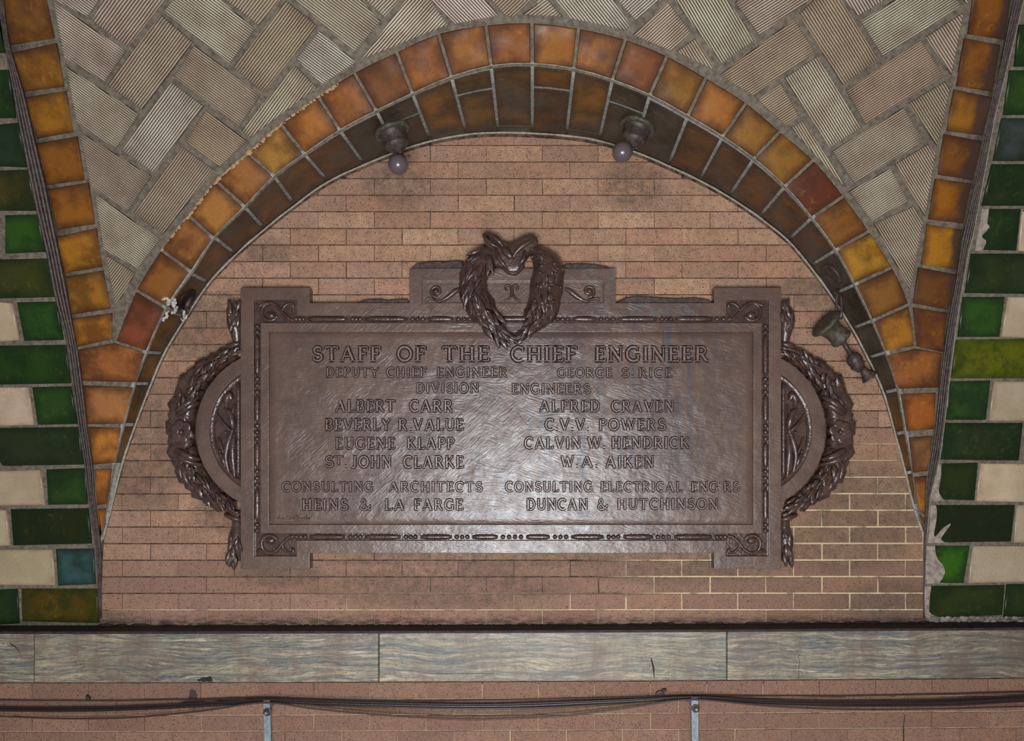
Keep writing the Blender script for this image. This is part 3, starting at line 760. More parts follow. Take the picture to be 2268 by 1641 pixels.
GL = [([(0,42),(2,42),(14,118),(0,118)], g4,'g'),([(0,155),(18,155),(34,262),(0,262)], g2,'g'),([(0,276),(40,272),(58,371),(0,369)], (26,62,48),'g'),([(0,378),(60,376),(81,467),(0,467)], (50,66,32),'g'),
 ([(11,477),(83,475),(99,558),(11,562)], (34,92,32),'g'),([(0,575),(106,573),(122,658),(0,661)], g3,'g'),([(0,670),(26,672),(41,753),(0,757)], None,'c'),([(37,670),(124,668),(140,753),(53,755)], (30,84,32),'g'),
 ([(0,766),(145,764),(156,849),(0,852)], (26,74,20),'g'),([(0,858),(62,858),(74,941),(0,943)], None,'c'),([(71,858),(156,856),(170,939),(83,941)], g1,'g'),([(0,948),(173,946),(184,1029),(7,1032)], (30,60,38),'g'),
 ([(0,1043),(88,1041),(99,1118),(0,1120)], None,'c'),([(102,1040),(188,1037),(193,1117),(106,1118)], g1,'g'),([(0,1130),(13,1130),(21,1208),(0,1209)], None,'c'),([(23,1128),(194,1126),(202,1204),(29,1208)], (26,46,18),'g'),
 ([(0,1217),(115,1217),(122,1296),(0,1296)], None,'c'),([(123,1216),(207,1215),(211,1294),(128,1297)], (52,84,84),'g'),([(0,1306),(38,1304),(42,1381),(0,1383)], (24,62,32),'g'),([(47,1304),(214,1304),(217,1380),(49,1376)], (62,70,22),'o')]
GR = [([(2266,-1),(2268,-1),(2268,20),(2262,20)], g4,'g') if False else ([(2258,55),(2268,55),(2268,148),(2247,148)], g1,'g'),([(2237,156),(2268,156),(2268,255),(2223,255)], g1,'g'),([(2219,262),(2268,262),(2268,357),(2200,357)], (58,66,64),'g'),
 ([(2198,364),(2268,364),(2268,456),(2176,456)], (28,60,26),'g'),([(2192,463),(2261,463),(2251,555),(2178,553),(2186,535),(2176,523),(2192,505),(2188,492)], (24,60,34),'g'),([(2265,463),(2268,463),(2268,556),(2256,556)], None,'c'),
 ([(2152,562),(2268,562),(2268,651),(2138,649)], (30,62,34),'g'),([(2134,658),(2226,658),(2214,746),(2122,746)], (34,90,34),'g'),([(2233,658),(2268,658),(2268,748),(2219,746)], None,'c'),([(2119,753),(2268,751),(2268,838),(2108,838)], (74,112,22),'o'),
 ([(2104,845),(2194,843),(2184,930),(2094,930)], (34,86,42),'g'),([(2202,845),(2268,845),(2268,932),(2191,932)], None,'c'),([(2090,937),(2266,937),(2257,1020),(2083,1018)], (28,60,36),'g'),
 ([(2086,1027),(2166,1025),(2158,1108),(2090,1106),(2080,1088),(2084,1060)], (28,58,22),'g'),([(2172,1027),(2268,1027),(2268,1112),(2163,1110)], None,'c'),
 ([(2074,1119),(2248,1119),(2239,1199),(2094,1201),(2086,1192),(2107,1160),(2088,1170),(2070,1188),(2076,1140)], (24,40,20),'g'),([(2253,1119),(2268,1119),(2268,1201),(2246,1202)], None,'c'),
 ([(2072,1209),(2148,1209),(2134,1291),(2082,1291),(2094,1262),(2076,1235)], (38,110,28),'g'),([(2156,1209),(2268,1209),(2268,1289),(2145,1291)], None,'c'),
 ([(2064,1298),(2225,1296),(2220,1362),(2090,1368),(2060,1355)], (34,62,22),'g'),([(2231,1294),(2268,1294),(2268,1366),(2224,1366)], (26,62,28),'g')]
CC = [(182,164,136),(172,156,128),(188,170,142),(168,152,124)]
for L_, par in ((GL, wl), (GR, wr)):
    for p, c, k in L_:
        if k == 'c': vt(p, M['cream'], par, R.choice(CC), 'cream_tile', e=GE, pillow=.0008, j=.02)
        else:
            if len(p) > 4:
                ch = crom(p[3:]+[p[0]], 5); p = p[:3]+[(x+1.6*noise.noise(Vector((x*.3, y*.3, 1))), y+1.6*noise.noise(Vector((x*.3, y*.3, 7)))) for x, y in ch[:-1]]
            c = (c[0]*1.12+6, c[1]*.80+2, c[2]*.62+4) if c[2] < 60 else (c[0], c[1]*.95, c[2]*.95); jag = len(p) > 4
            vt(p, M['olive' if k == 'o' else 'green'], par, c, 'green_tile', e=GE, pillow=0 if jag else .0009, bev=.0003 if jag else .0016)
# bare tile bodies where the glaze has broken away on the right
for p in ([(2176,462),(2194,463),(2196,520),(2188,556),(2160,556)], [(2068,1027),(2090,1027),(2092,1110),(2062,1110)], [(2062,1119),(2090,1119),(2110,1160),(2100,1203),(2056,1203)],
          [(2052,1209),(2080,1209),(2100,1262),(2092,1293),(2050,1293)], [(2048,1299),(2066,1299),(2066,1356),(2100,1370),(2222,1364),(2222,1377),(2060,1376),(2048,1360)]):
    vt(p, M['bare'], wr, (152,140,126), 'bare_tile', e=GE-.003, doext=False)
bm = bmesh.new()
for i in range(60):
    x = 2064+R.random()*200; ball(bm, V(x, 1371+R.uniform(-4, 5), GE), R.uniform(.004, .010), 6, (1.5, .5, .8))
o = from_bm('crumbled_mortar', bm, wr, M['bare']); o['kind'] = 'stuff'

# ------------------------------------------------------------------ painted conduits running down both groins
def conduit_run(nm, LL, RR, label, n, side):
    pxm = (interp(LL, 700)+interp(RR, 700))/2
    t_ = thing(nm, label, 'conduit', V(pxm, 700), 'painted conduits along the groins')
    ys = list(range(-40, 1390, 30))
    # backing strip
    strip = strip_mesh('backing_strip', [[V(interp(LL, y)+(interp(RR, y)-interp(LL, y))*t/3, y, .003) for t in range(4)] for y in ys], M['iron'], t_)
    for k in range(n):
        bm = bmesh.new(); pts = []; rr = []
        for y in ys:
            a, b = interp(LL, y), interp(RR, y); w_ = max(3, b-a)
            x = a+w_*(k+.5)/n+1.1*noise.noise(Vector((y*.01, k*3.1, side)))
            pts.append(V(x, y, .006)); rr.append(w_/n*.5*S*.9)
        tube(bm, pts, rr, 7); from_bm('conduit', bm, t_, M['iron'])
    return t_
conduit_run('conduit_bundle', LS_L, LS_R, 'brown-painted conduit bundle running down the groin beside the left green and cream tiles', 4, 1)
conduit_run('conduit_bundle', RS_L, RS_R, 'brown-painted conduit bundle running down the groin beside the right chipped green and cream tiles', 4, 2)
bm = bmesh.new(); tube(bm, [V(x+1, y, .008) for x, y in RS_R[:-2]], .0016, 5)
o = from_bm('mortar_edge', bm, wr, M['fillet'])

# ------------------------------------------------------------------ bronze plaque
PD = .045; RD = .032; ND = .0395         # frame face, channel floor, inscription field
plaque = thing('plaque', 'large brown bronze plaque with raised names, wreath on top and garlanded half-round ends', 'plaque', U(1131, 1259, 0))
def grid_plate(name, hfun, xs, ys, mat, base=0.0, bev=.0012):
    """rectilinear plate: hfun(px,py) -> depth or None; walls between unequal cells"""
    bm = bmesh.new(); cache = {}
    def vtx(x, y, d):
        k = (x, y, round(d, 5))
        if k not in cache:
            c = U(x, y, PD); cache[k] = bm.verts.new((c.x, -d, c.z))
        return cache[k]
    nx, ny = len(xs)-1, len(ys)-1
    H = [[hfun((xs[i]+xs[i+1])/2, (ys[j]+ys[j+1])/2) for j in range(ny)] for i in range(nx)]
    g = lambda i, j: (H[i][j] if 0 <= i < nx and 0 <= j < ny and H[i][j] is not None else base)
    for i in range(nx):
        for j in range(ny):
            if H[i][j] is None: continue
            d = H[i][j]; a, b, c, e = xs[i], xs[i+1], ys[j], ys[j+1]
            bm.faces.new((vtx(a, e, d), vtx(b, e, d), vtx(b, c, d), vtx(a, c, d)))
    def wall(p, q, d1, d2):
        if abs(d1-d2) < 1e-6: return
        try: bm.faces.new((vtx(*p, d1), vtx(*q, d1), vtx(*q, d2), vtx(*p, d2)))
        except ValueError: pass
    for i in range(nx+1):
        for j in range(ny):
            if (0 <= i-1 and H[i-1][j] is not None) or (i < nx and H[i][j] is not None):
                wall((xs[i], ys[j]), (xs[i], ys[j+1]), g(i-1, j), g(i, j))
    for i in range(nx):
        for j in range(ny+1):
            if (0 <= j-1 and H[i][j-1] is not None) or (j < ny and H[i][j] is not None):
                wall((xs[i], ys[j]), (xs[i+1], ys[j]), g(i, j-1), g(i, j))
    bmesh.ops.remove_doubles(bm, verts=bm.verts, dist=1e-5)
    bmesh.ops.dissolve_limit(bm, angle_limit=.02, verts=bm.verts, edges=bm.edges)
    bmesh.ops.recalc_face_normals(bm, faces=bm.faces[:])
    ed = [e for e in bm.edges if len(e.link_faces) == 2 and e.calc_face_angle(0) > .5 and min(v_.co.y for v_ in e.verts) < -.01]
    if bev: bmesh.ops.bevel(bm, geom=ed, offset=bev, segments=2, affect='EDGES', profile=.6)
    bmesh.ops.triangulate(bm, faces=[f for f in bm.faces if len(f.verts) > 4])
    xa_, xb_, zc_ = U(925, 0, PD).x, U(1345, 0, PD).x, U(0, 673, PD).z
    for f in bm.faces:
        cc_ = f.calc_center_median()
        if xa_ < cc_.x < xb_ and cc_.z > zc_: continue
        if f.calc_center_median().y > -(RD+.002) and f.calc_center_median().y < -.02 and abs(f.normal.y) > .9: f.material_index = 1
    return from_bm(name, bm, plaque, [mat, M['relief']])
XS = sorted({533, 562, 577.5, 595, 599, 654, 657, 685, 688, 907, 934, 1337, 1363.5, 1579, 1582, 1608, 1665, 1669, 1687, 1703, 1730})
YS = sorted({594.5, 622, 637, 664, 671, 699, 715, 735, 739, 1158, 1162, 1181, 1197, 1225, 1232, 1260})
def frame_h(x, y):
    inside = (533 < x < 1730 and 671 < y < 1225) or (y > 637 and y < 1260 and (x < 686.5 or x > 1580.5) and 533 < x < 1730) or (907 < x < 1363.5 and 594.5 < y < 700)
    if not inside: return None
    if 934 < x < 1337 and 622 < y < 671: return RD
    cx = x < 657 or x > 1608
    if cx and 562 < x < 1703 and (664 < y < 715 or 1181 < y < 1232): return RD
    if 562 < x < 577.5 or 1687 < x < 1703:
        if 664 < y < 1232: return RD
    if 562 < x < 1703 and (699 < y < 715 or 1181 < y < 1197): return RD
    if 595 < x < 1669 and 735 < y < 1162:
        return None
    return PD
grid_plate('frame', frame_h, XS, YS, M['bronze'])
# inscription field: gently uneven sheet with a sunk groove round it
bm = bmesh.new(); nx, ny = 110, 46; vs = {}
for i in range(nx+1):
    for j in range(ny+1):
        x = 593+(1671-593)*i/nx; y = 733+(1164-733)*j/ny
        e_ = min(x-599, 1665-x, y-739, 1158-y)
        d = ND+.0009*noise.noise(Vector((x*.018, y*.024, 0)))+.0005*noise.noise(Vector((x*.06, y*.07, 4)))
        if e_ < 0: d = RD
        c = U(x, y, ND); vs[i, j] = bm.verts.new((c.x, -d, c.z))
for i in range(nx):
    for j in range(ny): bm.faces.new((vs[i, j+1], vs[i+1, j+1], vs[i+1, j], vs[i, j])).smooth = True
field_o = from_bm('inscription_field', bm, plaque, M['bronze'])
# body behind
# ---- capitals: strokes on a unit cap height
T, t_ = .17, .095
def arc(cx, cy, rx, ry, a0, a1, n=10):
    return [(cx+rx*math.cos(math.radians(a0+(a1-a0)*k/n)), cy+ry*math.sin(math.radians(a0+(a1-a0)*k/n))) for k in range(n+1)]
def sf(x, y, w=.2): return ([(x-w, y), (x+w, y)], .07)
def st(x, w=T): return [([(x, .03), (x, .97)], w), sf(x, .035, .17), sf(x, .965, .17)]
G = {}
G['I'] = (.36, st(.18)); G['H'] = (.92, st(.18)+st(.74)+[([(.18, .5), (.74, .5)], t_)])
G['L'] = (.7, st(.18)+[([(.18, .04), (.66, .04)], .08), ([(.65, 0), (.65, .27)], .07)])
G['E'] = (.7, st(.18)+[([(.18, .04), (.66, .04)], .08), ([(.65, 0), (.65, .25)], .07), ([(.18, .96), (.62, .96)], .08), ([(.61, 1), (.61, .76)], .07), ([(.18, .52), (.5, .52)], t_), ([(.5, .4), (.5, .64)], .06)])
G['F'] = (.68, st(.18)+[([(.18, .96), (.64, .96)], .08), ([(.63, 1), (.63, .75)], .07), ([(.18, .52), (.5, .52)], t_), ([(.5, .4), (.5, .64)], .06)])
G['T'] = (.84, st(.42)[:2]+[([(.04, .95), (.80, .95)], .09), ([(.05, .98), (.03, .76)], .07), ([(.79, .98), (.81, .76)], .07)])
G['A'] = (.98, [([(.13, .03), (.47, .98)], .09), ([(.47, .98), (.83, .03)], T), ([(.26, .34), (.70, .34)], .08), sf(.13, .035, .13), sf(.84, .035, .14)])
G['V'] = (.94, [([(.12, .97), (.47, .02)], T), ([(.47, .02), (.82, .97)], .09), sf(.12, .965, .14), sf(.82, .965, .13)])
G['W'] = (1.3, [([(.12, .97), (.40, .02)], T), ([(.40, .02), (.64, .95)], .09), ([(.64, .95), (.90, .02)], T), ([(.90, .02), (1.18, .97)], .09), sf(.12, .965, .14), sf(.64, .965, .14), sf(1.18, .965, .12)])
G['N'] = (.94, [([(.18, .03), (.18, .97)], .09), ([(.16, .97), (.78, .03)], T), ([(.78, .02), (.78, .97)], .09), sf(.18, .035, .14), sf(.14, .965, .13), sf(.78, .965, .14)])
G['M'] = (1.1, [([(.16, .03), (.18, .97)], .09), ([(.18, .97), (.54, .05)], T), ([(.54, .05), (.90, .97)], .09), ([(.92, .03), (.90, .97)], T), sf(.16, .035, .13), sf(.93, .035, .15)])
G['O'] = (.98, [(arc(.49, .5, .39, .46, 90, 450, 20), .15)])
G['C'] = (.86, [(arc(.50, .5, .40, .46, 52, 308, 16), .15), ([(.74, .68), (.76, .97)], .07)])
G['G'] = (.94, [(arc(.50, .5, .40, .46, 52, 310, 16), .15), ([(.74, .68), (.76, .97)], .07), ([(.78, .06), (.78, .42)], .14), sf(.76, .43, .16)])
G['D'] = (.92, st(.18)+[([(.18, .96), (.42, .96)]+arc(.42, .5, .38, .46, 90, -90, 12)+[(.18, .04)], .12)])
G['P'] = (.74, st(.18)+[([(.18, .96), (.42, .96)]+arc(.42, .73, .24, .23, 90, -90, 8)+[(.18, .5)], .11)])
G['R'] = (.86, st(.18)+[([(.18, .96), (.42, .96)]+arc(.42, .73, .23, .23, 90, -90, 8)+[(.18, .5)], .11), ([(.40, .5), (.70, .06)], .15), ([(.66, .04), (.86, .04)], .08)])
G['B'] = (.8, st(.18)+[([(.18, .96), (.42, .96)]+arc(.42, .75, .21, .21, 90, -90, 8)+[(.18, .53)], .11), ([(.18, .53), (.44, .53)]+arc(.44, .285, .26, .245, 90, -90, 8)+[(.18, .04)], .12)])
G['U'] = (.9, [([(.18, .97), (.18, .38)]+arc(.46, .36, .28, .32, 180, 360, 10)+[(.74, .97)], .12), sf(.18, .965, .17), sf(.74, .965, .14)])
G['J'] = (.56, [([(.36, .97), (.36, .2)]+arc(.19, .16, .17, .14, 0, -150, 8), .14), sf(.36, .965, .17)])
G['K'] = (.9, st(.18)+[([(.24, .46), (.70, .96)], .09), ([(.36, .58), (.76, .05)], .15), sf(.70, .965, .14), sf(.78, .04, .14)])
G['Y'] = (.9, [([(.12, .96), (.45, .48)], T), ([(.80, .96), (.45, .48)], .09), ([(.45, .5), (.45, .03)], .15), sf(.12, .965, .14), sf(.80, .965, .13), sf(.45, .035, .17)])
def sarc(): return arc(.38, .735, .23, .215, 40, 250, 10)+arc(.38, .275, .26, .235, 80, -140, 12)
G['S'] = (.72, [(sarc(), .13), ([(.56, .70), (.58, .95)], .06), ([(.12, .06), (.13, .32)], .06)])
G['&'] = (.98, [([(.92, .42), (.74, .18), (.50, .04), (.26, .06), (.13, .24), (.22, .44), (.42, .58), (.52, .76), (.42, .95), (.28, .93), (.22, .78), (.34, .56), (.60, .24), (.82, .06), (.96, .08)], .12), ([(.82, .43), (.98, .43)], .07)])
G['.'] = (.28, [([(.08, .10), (.20, .10)], .2)]); G["'"] = (.26, [([(.14, 1.0), (.11, .78)], .12)])
def stroke(bm, pts, w, h, z0, prof=.5, mi=0):
    n = len(pts); rows_ = []
    for i in range(n):
        a = Vector(pts[max(0, i-1)]); b = Vector(pts[min(n-1, i+1)]); t = (b-a); t.normalize() if t.length else None
        nn = Vector((-t.y, t.x)); p = Vector(pts[i])
        if i == 0: p = p-t*w*.12
        if i == n-1: p = p+t*w*.12
        rows_.append([bm.verts.new((p.x+nn.x*o_*w, z_, p.y+nn.y*o_*w)) for o_, z_ in ((.5+.075/w, z0), (.5, -.5*h), (prof*.5, -h), (-prof*.5, -h), (-.5, -.5*h), (-.5-.075/w, z0))])
    for a, b in zip(rows_, rows_[1:]):
        for k in range(5):
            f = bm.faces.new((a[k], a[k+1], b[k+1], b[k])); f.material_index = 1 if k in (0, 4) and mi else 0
    bm.faces.new(rows_[0]); bm.faces.new(rows_[-1][::-1])
LM = {}
def letter_mesh(ch, asp):
    key = (ch, round(asp, 2))
    if key in LM: return LM[key]
    bm = bmesh.new()
    for pts, w_ in G[ch][1]:
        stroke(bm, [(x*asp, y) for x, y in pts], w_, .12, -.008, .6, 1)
    bmesh.ops.recalc_face_normals(bm, faces=bm.faces[:])
    me = bpy.data.meshes.new('letter'); bm.to_mesh(me); bm.free()
    me.materials.append(M['letter']); me.materials.append(M['dark_brown']); LM[key] = me; return me  # second slot: dark outline round the foot of each stroke, put in by colour
def word(txt, x0, x1, y0, y1, depth=ND, par=None, relief=1.0, sp=.13, name='letter'):
    tot = sum(G[c][0] for c in txt)+sp*(len(txt)-1); H_ = (y1-y0); asp = (x1-x0)/H_/tot
    asp = round(asp, 2) or asp; x = x0; fac = (x1-x0)/(tot*asp*H_)
    for c in txt:
        me = letter_mesh(c, asp); o_ = U(x, y1, depth); s_ = H_*S*(1-depth/D)
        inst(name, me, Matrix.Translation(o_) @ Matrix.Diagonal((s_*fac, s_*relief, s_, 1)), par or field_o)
        x += (G[c][0]+sp)*asp*H_*fac
a_ = 3.9074
def W1(t, x0, x1, y0, y1): word(t, 590+x0/a_, 590+x1/a_, 740+y0/a_, 740+y1/a_)
def W2(t, x0, x1, y0, y1): word(t, 1110+x0/a_, 1110+x1/a_, 740+y0/a_, 740+y1/a_)
W1('STAFF', 395, 990, 106, 236); W1('OF', 1128, 1382, 106, 236); W1('THE', 1522, 1932, 106, 236)
W2('CHIEF', 80, 655, 106, 238); W2('ENGINEER', 808, 1795, 106, 238)
W1('DEPUTY', 515, 972, 288, 372); W1('CHIEF', 1038, 1384, 288, 372); W1('ENGINEER', 1474, 2085, 288, 372)
W2('GEORGE', 485, 962, 293, 374); W2('S.', 1038, 1150, 293, 374); W2('RICE', 1186, 1478, 293, 374)
W1('DIVISION', 1294, 1840, 424, 508); W2('ENGINEERS', 90, 772, 430, 515)
W1('ALBERT', 596, 1114, 570, 672); W1('CARR', 1238, 1615, 570, 672); W2('ALFRED', 328, 855, 574, 670); W2('CRAVEN', 952, 1495, 576, 672)
W1('BEVERLY', 508, 1076, 733, 832); W1('R.', 1140, 1262, 733, 832); W1('VALUE', 1270, 1705, 733, 832); W2('C.V.V.', 378, 765, 733, 832); W2('POWERS', 842, 1424, 735, 832)
W1('EUGENE', 596, 1114, 896, 994); W1('KLAPP', 1216, 1628, 896, 994); W2('CALVIN', 200, 688, 892, 990); W2('W.', 745, 905, 892, 990); W2('HENDRICK', 952, 1628, 890, 988)
W1('S', 505, 585, 1055, 1152); W1('T', 585, 668, 1053, 1128); W1('.', 678, 702, 1053, 1152); W1('JOHN', 735, 1084, 1055, 1155); W1('CLARKE', 1184, 1706, 1055, 1158)
W2('W.', 515, 668, 1055, 1150); W2('A.', 692, 838, 1055, 1150); W2('AIKEN', 900, 1325, 1055, 1155)
W1('CONSULTING', 135, 925, 1278, 1362); W1('ARCHITECTS', 1058, 1872, 1278, 1362); W2('CONSULTING', 35, 790, 1276, 1362); W2('ELECTRICAL', 858, 1568, 1278, 1362); W2("ENG'RS", 1642, 2062, 1278, 1362)
W1('HEINS', 308, 708, 1428, 1522); W1('&', 802, 906, 1428, 1522); W1('LA', 1025, 1195, 1428, 1522); W1('FARGE', 1275, 1702, 1428, 1522)
W2('DUNCAN', 218, 750, 1424, 1520); W2('&', 828, 924, 1424, 1520); W2('HUTCHINSON', 1003, 1878, 1424, 1514)
# incised maker's line, low on the right ear, and the scratched signature
word('GORHAM', 1611, 1652, 1246, 1256, PD-.0003, plaque, .4, name='small_letter'); word("MFG.CO.", 1657, 1692, 1246, 1256, PD-.0003, plaque, .4, name='small_letter'); word('FOUNDERS', 1694, 1727, 1247, 1256, PD-.0003, plaque, .4, name='small_letter')
bm = bmesh.new()
def pen(L_, r=.0007): tube(bm, [U(590+x/a_, 740+y/a_, ND+.0006) for x, y in crom(L_, 4)], r, 5)
pen([(118,1560),(104,1572),(112,1584),(100,1600),(92,1592),(108,1586),(130,1600),(138,1584),(142,1600),(152,1590),(150,1600),(166,1598)])
pen([(196,1572),(176,1578),(174,1600),(190,1604),(200,1586),(210,1582),(204,1600),(214,1602),(224,1584),(236,1600),(244,1584)])
pen([(262,1562),(236,1574),(244,1604),(262,1566),(280,1572),(262,1582),(286,1592),(252,1606)]); pen([(300,1584),(290,1594),(300,1602),(310,1590),(312,1602),(326,1584),(334,1588),(330,1604),(346,1582),(352,1558),(348,1602),(364,1584),(360,1602),(376,1580),(372,1604),(396,1572)])
pen([(166,1626),(230,1620),(328,1612)], .0005)
from_bm('signature', bm, field_o, M['dark_brown'])

# ---- half-round ends
def ring_band(cx, cy, r0, r1, side, d, name, mat, n=48, prof=None):
    """annulus part lying outside the straight edge (x<533 or >1730)"""
    X0 = 533.5 if side < 0 else 1729.5
    bm = bmesh.new(); rowsb = []
    def angs(r):
        c = (X0-cx)/r if side < 0 else (X0-cx)/r
        a = math.acos(max(-1, min(1, c))); return a
    for k in range(n+1):
        row = []
        for (r, dd) in prof or ((r0, 0.0), (r0, d-.002), (r0+1.5, d), (r1-1.5, d), (r1, d-.002), (r1, 0)):
            a = angs(r)
            if side < 0: th = a+(2*math.pi-2*a)*k/n
            else: th = -a+2*a*k/n
            row.append(bm.verts.new(U(cx+r*math.cos(th), cy-r*math.sin(th), PD)*1))
            row[-1].co.y = -dd
        rowsb.append(row)
    for a, b in zip(rowsb, rowsb[1:]):
        for i in range(len(a)-1): bm.faces.new((a[i], a[i+1], b[i+1], b[i])).smooth = False
    bm.faces.new(rowsb[0]); bm.faces.new(rowsb[-1])
    return from_bm(name, bm, plaque, mat)
def rel_tube(name, pts, rad, par, d, mat='relief', flat=.75, n=5, dz=None):
    P_ = crom([(*p[:2], (p[2] if len(p) > 2 else d)) for p in pts], n)
    if isinstance(rad, (int, float)): rr = [rad*S]*len(P_)
    else:
        rr = [q[0]*S for q in crom([(r,) for r in rad], n)]
        if len(rr) != len(P_): rr = [rad[0]*S]*len(P_)
    bm = bmesh.new(); tube(bm, [U(x, y, z) for x, y, z in P_], rr, 8, flat=1.0); return from_bm(name, bm, par, M[mat])
def spiral(cx, cy, r0, turns, a0, dirn=1, n=10, r1=1.5):
    k = int(n*turns)+1
    return [(cx+(r0+(r1-r0)*i/(k-1))*math.cos(a0+dirn*2*math.pi*turns*i/(k-1)), cy+(r0+(r1-r0)*i/(k-1))*math.sin(a0+dirn*2*math.pi*turns*i/(k-1))) for i in range(k)]
ENDS = []
for side, cxo, cxi in ((-1, 610, 603.5), (1, 1652, 1659)):
    cy = 953
    ring_band(cxo, cy, 147, 178, side, PD-.002, 'half_round_band', M['bronze'])
    # inner floor
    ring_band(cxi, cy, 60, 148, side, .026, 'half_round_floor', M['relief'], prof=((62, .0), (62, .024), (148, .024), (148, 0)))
    # rounded moulding
    prof = [(132+7.5+8*math.cos(math.pi*q/6), .024+.013*math.sin(math.pi*q/6)) for q in range(7)][::-1]
    ring_band(cxi, cy, 0, 0, side, 0, 'moulding', M['relief'], prof=prof)
    X0 = 528 if side < 0 else 1735
    rel_tube('moulding', [(X0, 850, .028), (X0, 953, .028), (X0, 1056, .028)], 4.5, plaque, .028)
    # relief foliage inside
    m = (lambda x: x) if side < 0 else (lambda x: 2263-x)
    def rt(L_, rad): rel_tube('relief_foliage', [(m(x), y, z) for x, y, z in L_], rad, plaque, .03)
    rt([(512,1068,.028),(505,1040,.030),(500,1010,.034),(506,980,.036),(516,950,.034)], [2, 4, 6, 7, 4])
    rt([(520,1058,.028),(517,1030,.032),(515,1000,.036),(517,975,.034),(520,960,.03)], [3, 6, 7, 5, 3])
    rt([(480,915,.028),(492,935,.034),(506,950,.036),(516,958,.034)], [2, 4, 4, 3])
    rt([(484,968,.028),(490,990,.033),(497,1008,.034)], [2, 3.5, 2]); rt([(497,905,.03),(508,915,.036),(514,935,.036),(517,950,.034)], [3, 7, 8, 4])
    rt([(502,905,.03),(502,885,.036),(508,874,.036),(513,886,.036)], [3, 8, 8, 5]); rt([(520,895,.028),(515,915,.032),(520,940,.03)], [2, 4, 2])
    rt([(478,985,.026),(486,1010,.03),(496,1036,.03),(508,1058,.028)], [2, 3, 4, 2]); rt([(500,1035,.03),(494,1018,.035),(487,1004,.032)], [4, 6, 3])
    for (x, y, r) in ((505, 879, 5), (487, 1000, 3.5), (510, 930, 4), (517, 1015, 4), (500, 958, 3.5)):
        bm = bmesh.new(); ball(bm, U(m(x), y, .038), r*S, 10); from_bm('bud', bm, plaque, M['relief'])

# ---- leaf meshes (shared)
def leaf_mesh(name, wid, curl, lobes=0, th=.06):
    bm = bmesh.new(); n = 8; rowsl = []
    for i in range(n+1):
        u = i/n; w_ = wid*math.sin(math.pi*min(1, u*.97+.03))**.75*(1-.25*u)
        if lobes: w_ *= 1+.28*math.sin(u*lobes*2*math.pi)
        zc = curl*math.sin(math.pi*u)
        rowsl.append([bm.verts.new((u, -(zc+h), s_*w_)) for s_, h in ((-1, -.04), (-.5, .035), (-.12, .012), (0, .06), (.12, .012), (.5, .035), (1, -.04))])
    for a, b in zip(rowsl, rowsl[1:]):
        for k in range(6): bm.faces.new((a[k], a[k+1], b[k+1], b[k])).smooth = True
        bm.faces.new((a[6], a[0], b[0], b[6]))
    bm.faces.new(rowsl[0]); bm.faces.new(rowsl[-1])
    bmesh.ops.recalc_face_normals(bm, faces=bm.faces[:])
    me = bpy.data.meshes.new(name); bm.to_mesh(me); bm.free(); me.materials.append(M['relief']); return me
LEAF = leaf_mesh('leaf', .19, .12); PALM = leaf_mesh('palm_leaf', .12, .16); OAK = leaf_mesh('oak_leaf', .26, .14, 3)
def leaf(par, me, x, y, d, ang, L_, tilt=0, roll=0, name='leaf', tip=0):
    """ang: direction on the wall, degrees, 0 = right, 90 = up; tip: rise of the tip away from the wall"""
    m = Matrix.Translation(U(x, y, d)) @ Matrix.Rotation(-math.radians(ang), 4, 'Y') @ Matrix.Rotation(math.radians(-tip), 4, 'Z') @ Matrix.Rotation(math.radians(roll), 4, 'X') @ Matrix.Scale(L_*S, 4)
    return inst(name, me, m, par)

